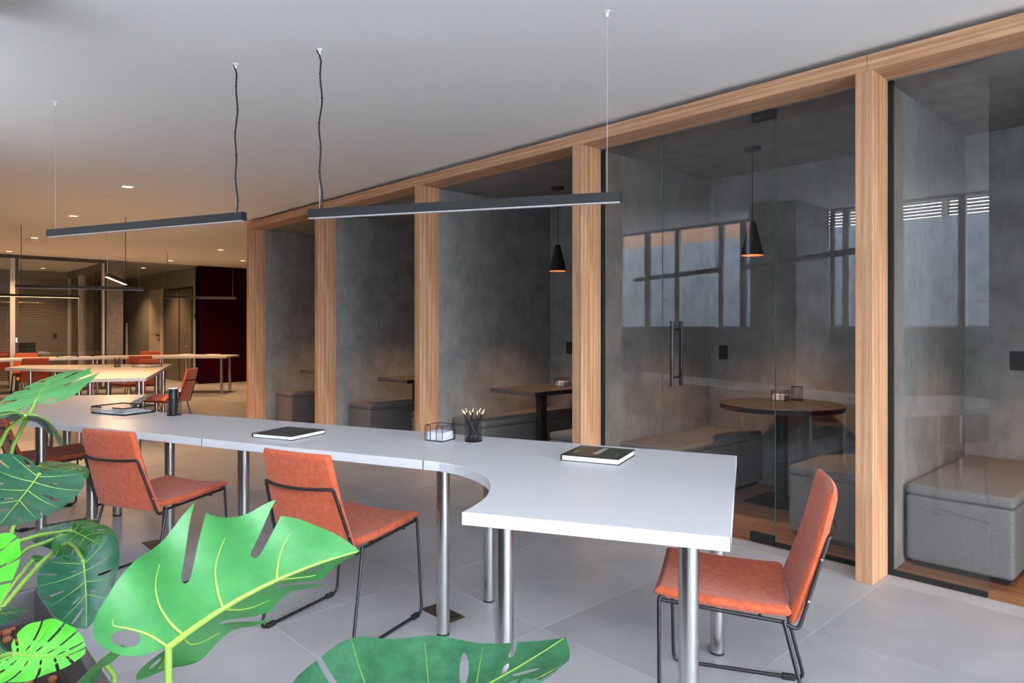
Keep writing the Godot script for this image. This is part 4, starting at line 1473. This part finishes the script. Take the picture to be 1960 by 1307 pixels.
func build_small_things() -> void:
	# books: right edge and front edge measured on the table
	book(Vector3(-1.912, TOP, -2.335), atan2(0.092, 0.243), 0.256, 0.248, 0.026, cover_tex(256, 256, 201, true), "thick book with dark green cover and pale title near the short table end")
	book(Vector3(-3.432, TOP, -1.636), atan2(0.104, 0.252), 0.262, 0.258, 0.022, cover_tex(256, 256, 202, false), "thick book with mottled grey cover lying before a chair")
	memo_holder(Vector3(-2.772, TOP, -2.126), atan2(0.029, 0.101) - 0.0, "black wire holder with note paper on the long white table", "white note paper block in the holder on the long white table")
	memo_holder(Vector3(-4.52, 0.748, -4.96), 0.25, "black wire holder with note paper on the booth table", "white note paper block on the booth table")
	memo_holder(Vector3(-2.47, 0.745, -5.26), 0.1, "black wire holder with note paper on the round table", "white note paper block on the round table")
	var c1 := Vector3(-2.625, TOP, -2.222)
	wire_cup(c1, "black wire mesh pen cup with pencils beside the note paper holder")
	pencils(c1, 9, 0.3, "black pencil with pale sharpened tip in the cup beside the note paper holder", "pencils in the pen cup beside the note paper holder")
	letter_tray(Vector3(-5.115, TOP, -1.268), atan2(0.137, 0.343), 0.165, 0.115, "black wire letter tray with paper on the long white table", "white paper stack in the tray on the long white table")
	var c2 := Vector3(-4.74, TOP, -1.47)
	wire_cup(c2, "black wire mesh pen cup behind the letter tray on the long table")
	var rr := thing("marker_roll", "black cylinder with pale end standing in the cup behind the letter tray", "cylinder", c2 + Vector3(-0.008, 0.007, 0.004))
	var rb := MB.new()
	rb.lathe(Vector3.ZERO, [Vector2(0, 0), Vector2(0.026, 0), Vector2(0.026, 0.165)], 20)
	obj("barrel", rb, M.black, rr)
	var rc := MB.new()
	rc.lathe(Vector3.ZERO, [Vector2(0.027, 0.165), Vector2(0.027, 0.172), Vector2(0, 0.172)], 20)
	obj("cap", rc, M.white, rr)
	for q in [[0.05, -0.10], [0.12, -0.16]]:
		pencil(c2 + Vector3(0.028, 0.007, -0.012 + q[0] * 0.1), Vector2(q[0], q[1]), "black pencil beside the black cylinder in the cup behind the letter tray", "pencils in the pen cup behind the letter tray")
	# far tables
	var c3 := Vector3(-11.05, TOP, -2.66)
	wire_cup(c3, "black wire mesh pen cup with splayed pencils on the second table")
	pencils(c3, 4, 0.8, "black pencil in the cup on the second table", "pencils in the pen cup on the second table")
	letter_tray(Vector3(-10.85, TOP, -3.0), 0.6, 0.165, 0.115, "black wire letter tray on the second table", "paper stack in the tray on the second table")
	wire_cup(Vector3(-15.5, TOP, -3.30), "black wire mesh pen cup on the third table")
	letter_tray(Vector3(-15.35, TOP, -2.85), 1.5, 0.165, 0.115, "black wire letter tray on the third table", "paper stack in the tray on the third table")
	for q in [[-15.0, -4.85, 0.3, "thin paper folder on the third table before the corridor door"], [-14.6, -5.25, 0.7, "thin paper folder on the third table before the burgundy wall"]]:
		var pf := MB.new()
		pf.box(Vector3(-0.11, 0.0, -0.16), Vector3(0.11, 0.012, 0.16))
		var o := obj("paper_folder", pf, M.paper)
		o.position = Vector3(q[0], TOP, q[1])
		o.rotation.y = q[2]
		tag(o, q[3], "folder", "folders on the third table")
	wire_cup(Vector3(-2.385, 0.745, -5.37), "black wire mesh cup on the round table")
	# floor boxes
	for q in [[-2.515, -1.945, 0.0, "dark square floor socket box beside a chair runner at the wavy notch"], [-4.50, -1.29, 0.0, "dark square floor socket box under the tray end of the long table"]]:
		var f := thing("floor_socket_box", q[3], "floor box", Vector3(q[0], 0.0, q[1]), q[2], "floor socket boxes")
		part_box("plate", Vector3(-0.105, 0.0, -0.048), Vector3(0.105, 0.004, 0.048), M.brass, f, 0.0015)
		for k in [-1, 1]:
			part_box("lid", Vector3(k * 0.05 - 0.04, 0.004, -0.036), Vector3(k * 0.05 + 0.04, 0.0055, 0.036), M.plate, f)

func build_plants() -> void:
	# planter trough along the window
	var pt := thing("planter_trough", "long dark grey planter trough under the window holding the monsteras", "planter", Vector3(-1.49, 0, 0.065))
	var hx := 0.95
	var hz := 0.445
	for s in [-1.0, 1.0]:
		part_box("long_side", Vector3(-hx, 0.0, s * hz - 0.012), Vector3(hx, 0.55, s * hz + 0.012), M.planter, pt, 0.003)
		part_box("short_side", Vector3(s * hx - 0.012, 0.0, -hz), Vector3(s * hx + 0.012, 0.55, hz), M.planter, pt, 0.003)
	part_box("soil", Vector3(-hx + 0.01, 0.02, -hz + 0.01), Vector3(hx - 0.01, 0.455, hz - 0.01), M.soil, pt)
	var pb := MB.new()
	for k in 900:
		var r := rng.randf_range(0.007, 0.013)
		var c := Vector3(rng.randf_range(-hx + 0.03, hx - 0.03), 0.455 + r * 0.5, rng.randf_range(-hz + 0.03, hz - 0.03))
		pb.rbox(c - Vector3(r, r * 0.8, r), c + Vector3(r, r * 0.8, r), r * 0.75, 1, Transform3D.IDENTITY)
	var cp := obj("clay_pebbles", pb, M.clay, pt)
	cp.set_meta("kind", "stuff")
	var plant_A := thing("monstera_plant", "tallest monstera with dark leaves at the window end of the trough", "plant", Vector3.ZERO, 0.0, "monsteras in the trough")
	var plant_B := thing("monstera_plant", "bright light green young monstera with finger cut leaves", "plant", Vector3.ZERO, 0.0, "monsteras in the trough")
	var plant_C := thing("monstera_plant", "monstera with one large leaf showing its pale underside before a chair", "plant", Vector3.ZERO, 0.0, "monsteras in the trough")
	var plant_D := thing("monstera_plant", "monstera with one broad leaf spread low in front of the table legs", "plant", Vector3.ZERO, 0.0, "monsteras in the trough")
	var mp: Node3D
	mp = plant_A
	add_leaf(mp, 4, Vector3(-1.804, 1.161, -0.277), Vector3(-1.877, 1.231, -0.316), Vector3(-1.664, 1.147, -0.338), M.leaf_a, M.vein, {"cup": 0.10, "droop": 0.25})
	stem(mp, [Vector3(-1.710, 0.470, -0.080), Vector3(-1.744, 0.669, -0.128), Vector3(-1.806, 0.832, -0.217), Vector3(-1.799, 0.918, -0.239), Vector3(-1.823, 1.028, -0.228), Vector3(-1.804, 1.161, -0.277)], 0.0045, M.stem)
	add_leaf(mp, 0, Vector3(-1.724, 1.137, -0.245), Vector3(-2.081, 1.128, -0.276), Vector3(-1.602, 1.119, -0.316), M.leaf_b, M.vein, {"edge": 0.5, "cup": 0.2})
	stem(mp, [Vector3(-1.755, 0.470, -0.054), Vector3(-1.764, 0.718, -0.090), Vector3(-1.779, 0.921, -0.158), Vector3(-1.753, 1.100, -0.215), Vector3(-1.724, 1.137, -0.245)], 0.0045, M.stem)
	add_leaf(mp, 2, Vector3(-1.560, 1.041, -0.244), Vector3(-1.395, 0.979, -0.156), Vector3(-1.436, 0.973, -0.259), M.leaf_c, M.vein, {"cup": 0.10, "droop": 0.10})
	stem(mp, [Vector3(-1.755, 0.470, -0.106), Vector3(-1.737, 0.705, -0.122), Vector3(-1.703, 0.898, -0.151), Vector3(-1.672, 1.005, -0.214), Vector3(-1.560, 1.041, -0.244)], 0.0045, M.stem)
	add_leaf(mp, 1, Vector3(-1.944, 0.991, -0.305), Vector3(-1.865, 0.976, -0.387), Vector3(-1.790, 0.978, -0.321), M.leaf_b, M.vein, {"cup": 0.12})
	stem(mp, [Vector3(-1.710, 0.470, -0.079), Vector3(-1.812, 0.714, -0.127), Vector3(-2.000, 0.913, -0.216), Vector3(-1.990, 0.978, -0.285), Vector3(-1.944, 0.991, -0.305)], 0.0045, M.stem)
	add_leaf(mp, 0, Vector3(-1.656, 0.898, -0.317), Vector3(-1.532, 0.881, -0.361), Vector3(-1.600, 0.869, -0.289), M.leaf_b, M.vein, {"cup": 0.15, "edge": 0.5})
	stem(mp, [Vector3(-1.756, 0.470, -0.054), Vector3(-1.768, 0.668, -0.097), Vector3(-1.790, 0.829, -0.176), Vector3(-1.740, 0.879, -0.258), Vector3(-1.656, 0.898, -0.317)], 0.0045, M.stem)
	add_leaf(mp, 1, Vector3(-1.741, 0.879, -0.343), Vector3(-1.886, 0.857, -0.264), Vector3(-1.852, 0.890, -0.314), M.leaf_c, M.vein, {"cup": 0.15, "edge": 0.4})
	stem(mp, [Vector3(-1.754, 0.470, -0.106), Vector3(-1.777, 0.659, -0.151), Vector3(-1.819, 0.814, -0.232), Vector3(-1.773, 0.859, -0.310), Vector3(-1.741, 0.879, -0.343)], 0.0045, M.stem)
	add_leaf(mp, 2, Vector3(-1.479, 0.883, -0.300), Vector3(-1.331, 0.799, -0.282), Vector3(-1.377, 0.861, -0.350), M.leaf_c, M.vein, {"cup": 0.08, "droop": 0.12, "edge": 0.35})
	stem(mp, [Vector3(-1.710, 0.470, -0.079), Vector3(-1.700, 0.652, -0.133), Vector3(-1.682, 0.801, -0.232), Vector3(-1.644, 0.879, -0.301), Vector3(-1.479, 0.883, -0.300)], 0.0045, M.stem)
	add_leaf(mp, 0, Vector3(-1.500, 0.814, -0.162), Vector3(-1.501, 0.816, -0.219), Vector3(-1.457, 0.813, -0.179), M.leaf_c, M.vein, {})
	stem(mp, [Vector3(-1.756, 0.470, -0.055), Vector3(-1.673, 0.634, -0.085), Vector3(-1.519, 0.768, -0.142), Vector3(-1.500, 0.814, -0.162)], 0.0045, M.stem)
	add_leaf(mp, 0, Vector3(-1.869, 0.796, -0.281), Vector3(-1.877, 0.781, -0.316), Vector3(-1.868, 0.802, -0.297), M.leaf_b, M.vein, {})
	stem(mp, [Vector3(-1.754, 0.470, -0.107), Vector3(-1.797, 0.610, -0.150), Vector3(-1.876, 0.725, -0.230), Vector3(-1.869, 0.796, -0.281)], 0.0045, M.stem)
	mp = plant_B
	add_leaf(mp, 5, Vector3(-1.298, 0.964, -0.114), Vector3(-1.232, 0.888, -0.125), Vector3(-1.205, 0.944, -0.183), M.leaf_h, M.vein, {"cup": 0.1})
	stem(mp, [Vector3(-1.270, 0.470, -0.060), Vector3(-1.300, 0.707, -0.072), Vector3(-1.357, 0.901, -0.095), Vector3(-1.298, 0.964, -0.114)], 0.0045, M.stem)
	add_leaf(mp, 5, Vector3(-1.175, 0.862, -0.156), Vector3(-1.032, 0.879, -0.220), Vector3(-1.195, 0.887, -0.193), M.leaf_h, M.vein, {"cup": 0.1, "wave": 0.08})
	stem(mp, [Vector3(-1.315, 0.470, -0.034), Vector3(-1.292, 0.664, -0.069), Vector3(-1.250, 0.822, -0.135), Vector3(-1.175, 0.862, -0.156)], 0.0045, M.stem)
	add_leaf(mp, 0, Vector3(-1.398, 0.839, -0.124), Vector3(-1.248, 0.816, -0.166), Vector3(-1.295, 0.816, -0.146), M.leaf_c, M.vein, {"cup": 0.1})
	stem(mp, [Vector3(-1.315, 0.470, -0.086), Vector3(-1.359, 0.626, -0.094), Vector3(-1.441, 0.754, -0.108), Vector3(-1.398, 0.839, -0.124)], 0.0045, M.stem)
	add_leaf(mp, 0, Vector3(-1.114, 0.845, -0.249), Vector3(-1.064, 0.837, -0.186), Vector3(-1.133, 0.817, -0.230), M.leaf_b, M.vein, {"cup": 0.2, "edge": 0.6})
	stem(mp, [Vector3(-1.270, 0.470, -0.059), Vector3(-1.219, 0.647, -0.132), Vector3(-1.124, 0.791, -0.268), Vector3(-1.114, 0.845, -0.249)], 0.0045, M.stem)
	mp = plant_C
	add_leaf(mp, 4, Vector3(-0.792, 0.975, -0.240), Vector3(-0.705, 1.068, -0.419), Vector3(-0.729, 1.096, -0.262), M.leaf_g, M.vein, {"cup": 0.57, "edge": 0.10, "droop": 0.06, "wave": 0.20, "bow": 0.30}, 1.9)
	stem(mp, [Vector3(-0.850, 0.470, -0.140), Vector3(-0.840, 0.688, -0.179), Vector3(-0.823, 0.866, -0.251), Vector3(-0.792, 0.929, -0.240), Vector3(-0.792, 0.975, -0.240)], 0.0045, M.stem)
	mp = plant_D
	add_leaf(mp, 3, Vector3(-0.698, 0.836, -0.427), Vector3(-0.655, 0.845, -0.734), Vector3(-0.866, 0.800, -0.467), M.leaf_m, M.vein, {"cup": 0.12, "edge": 0.55, "droop": 0.10, "wave": 0.08})
	stem(mp, [Vector3(-0.770, 0.470, -0.220), Vector3(-0.766, 0.623, -0.290), Vector3(-0.759, 0.748, -0.420), Vector3(-0.698, 0.836, -0.427)], 0.0045, M.stem)
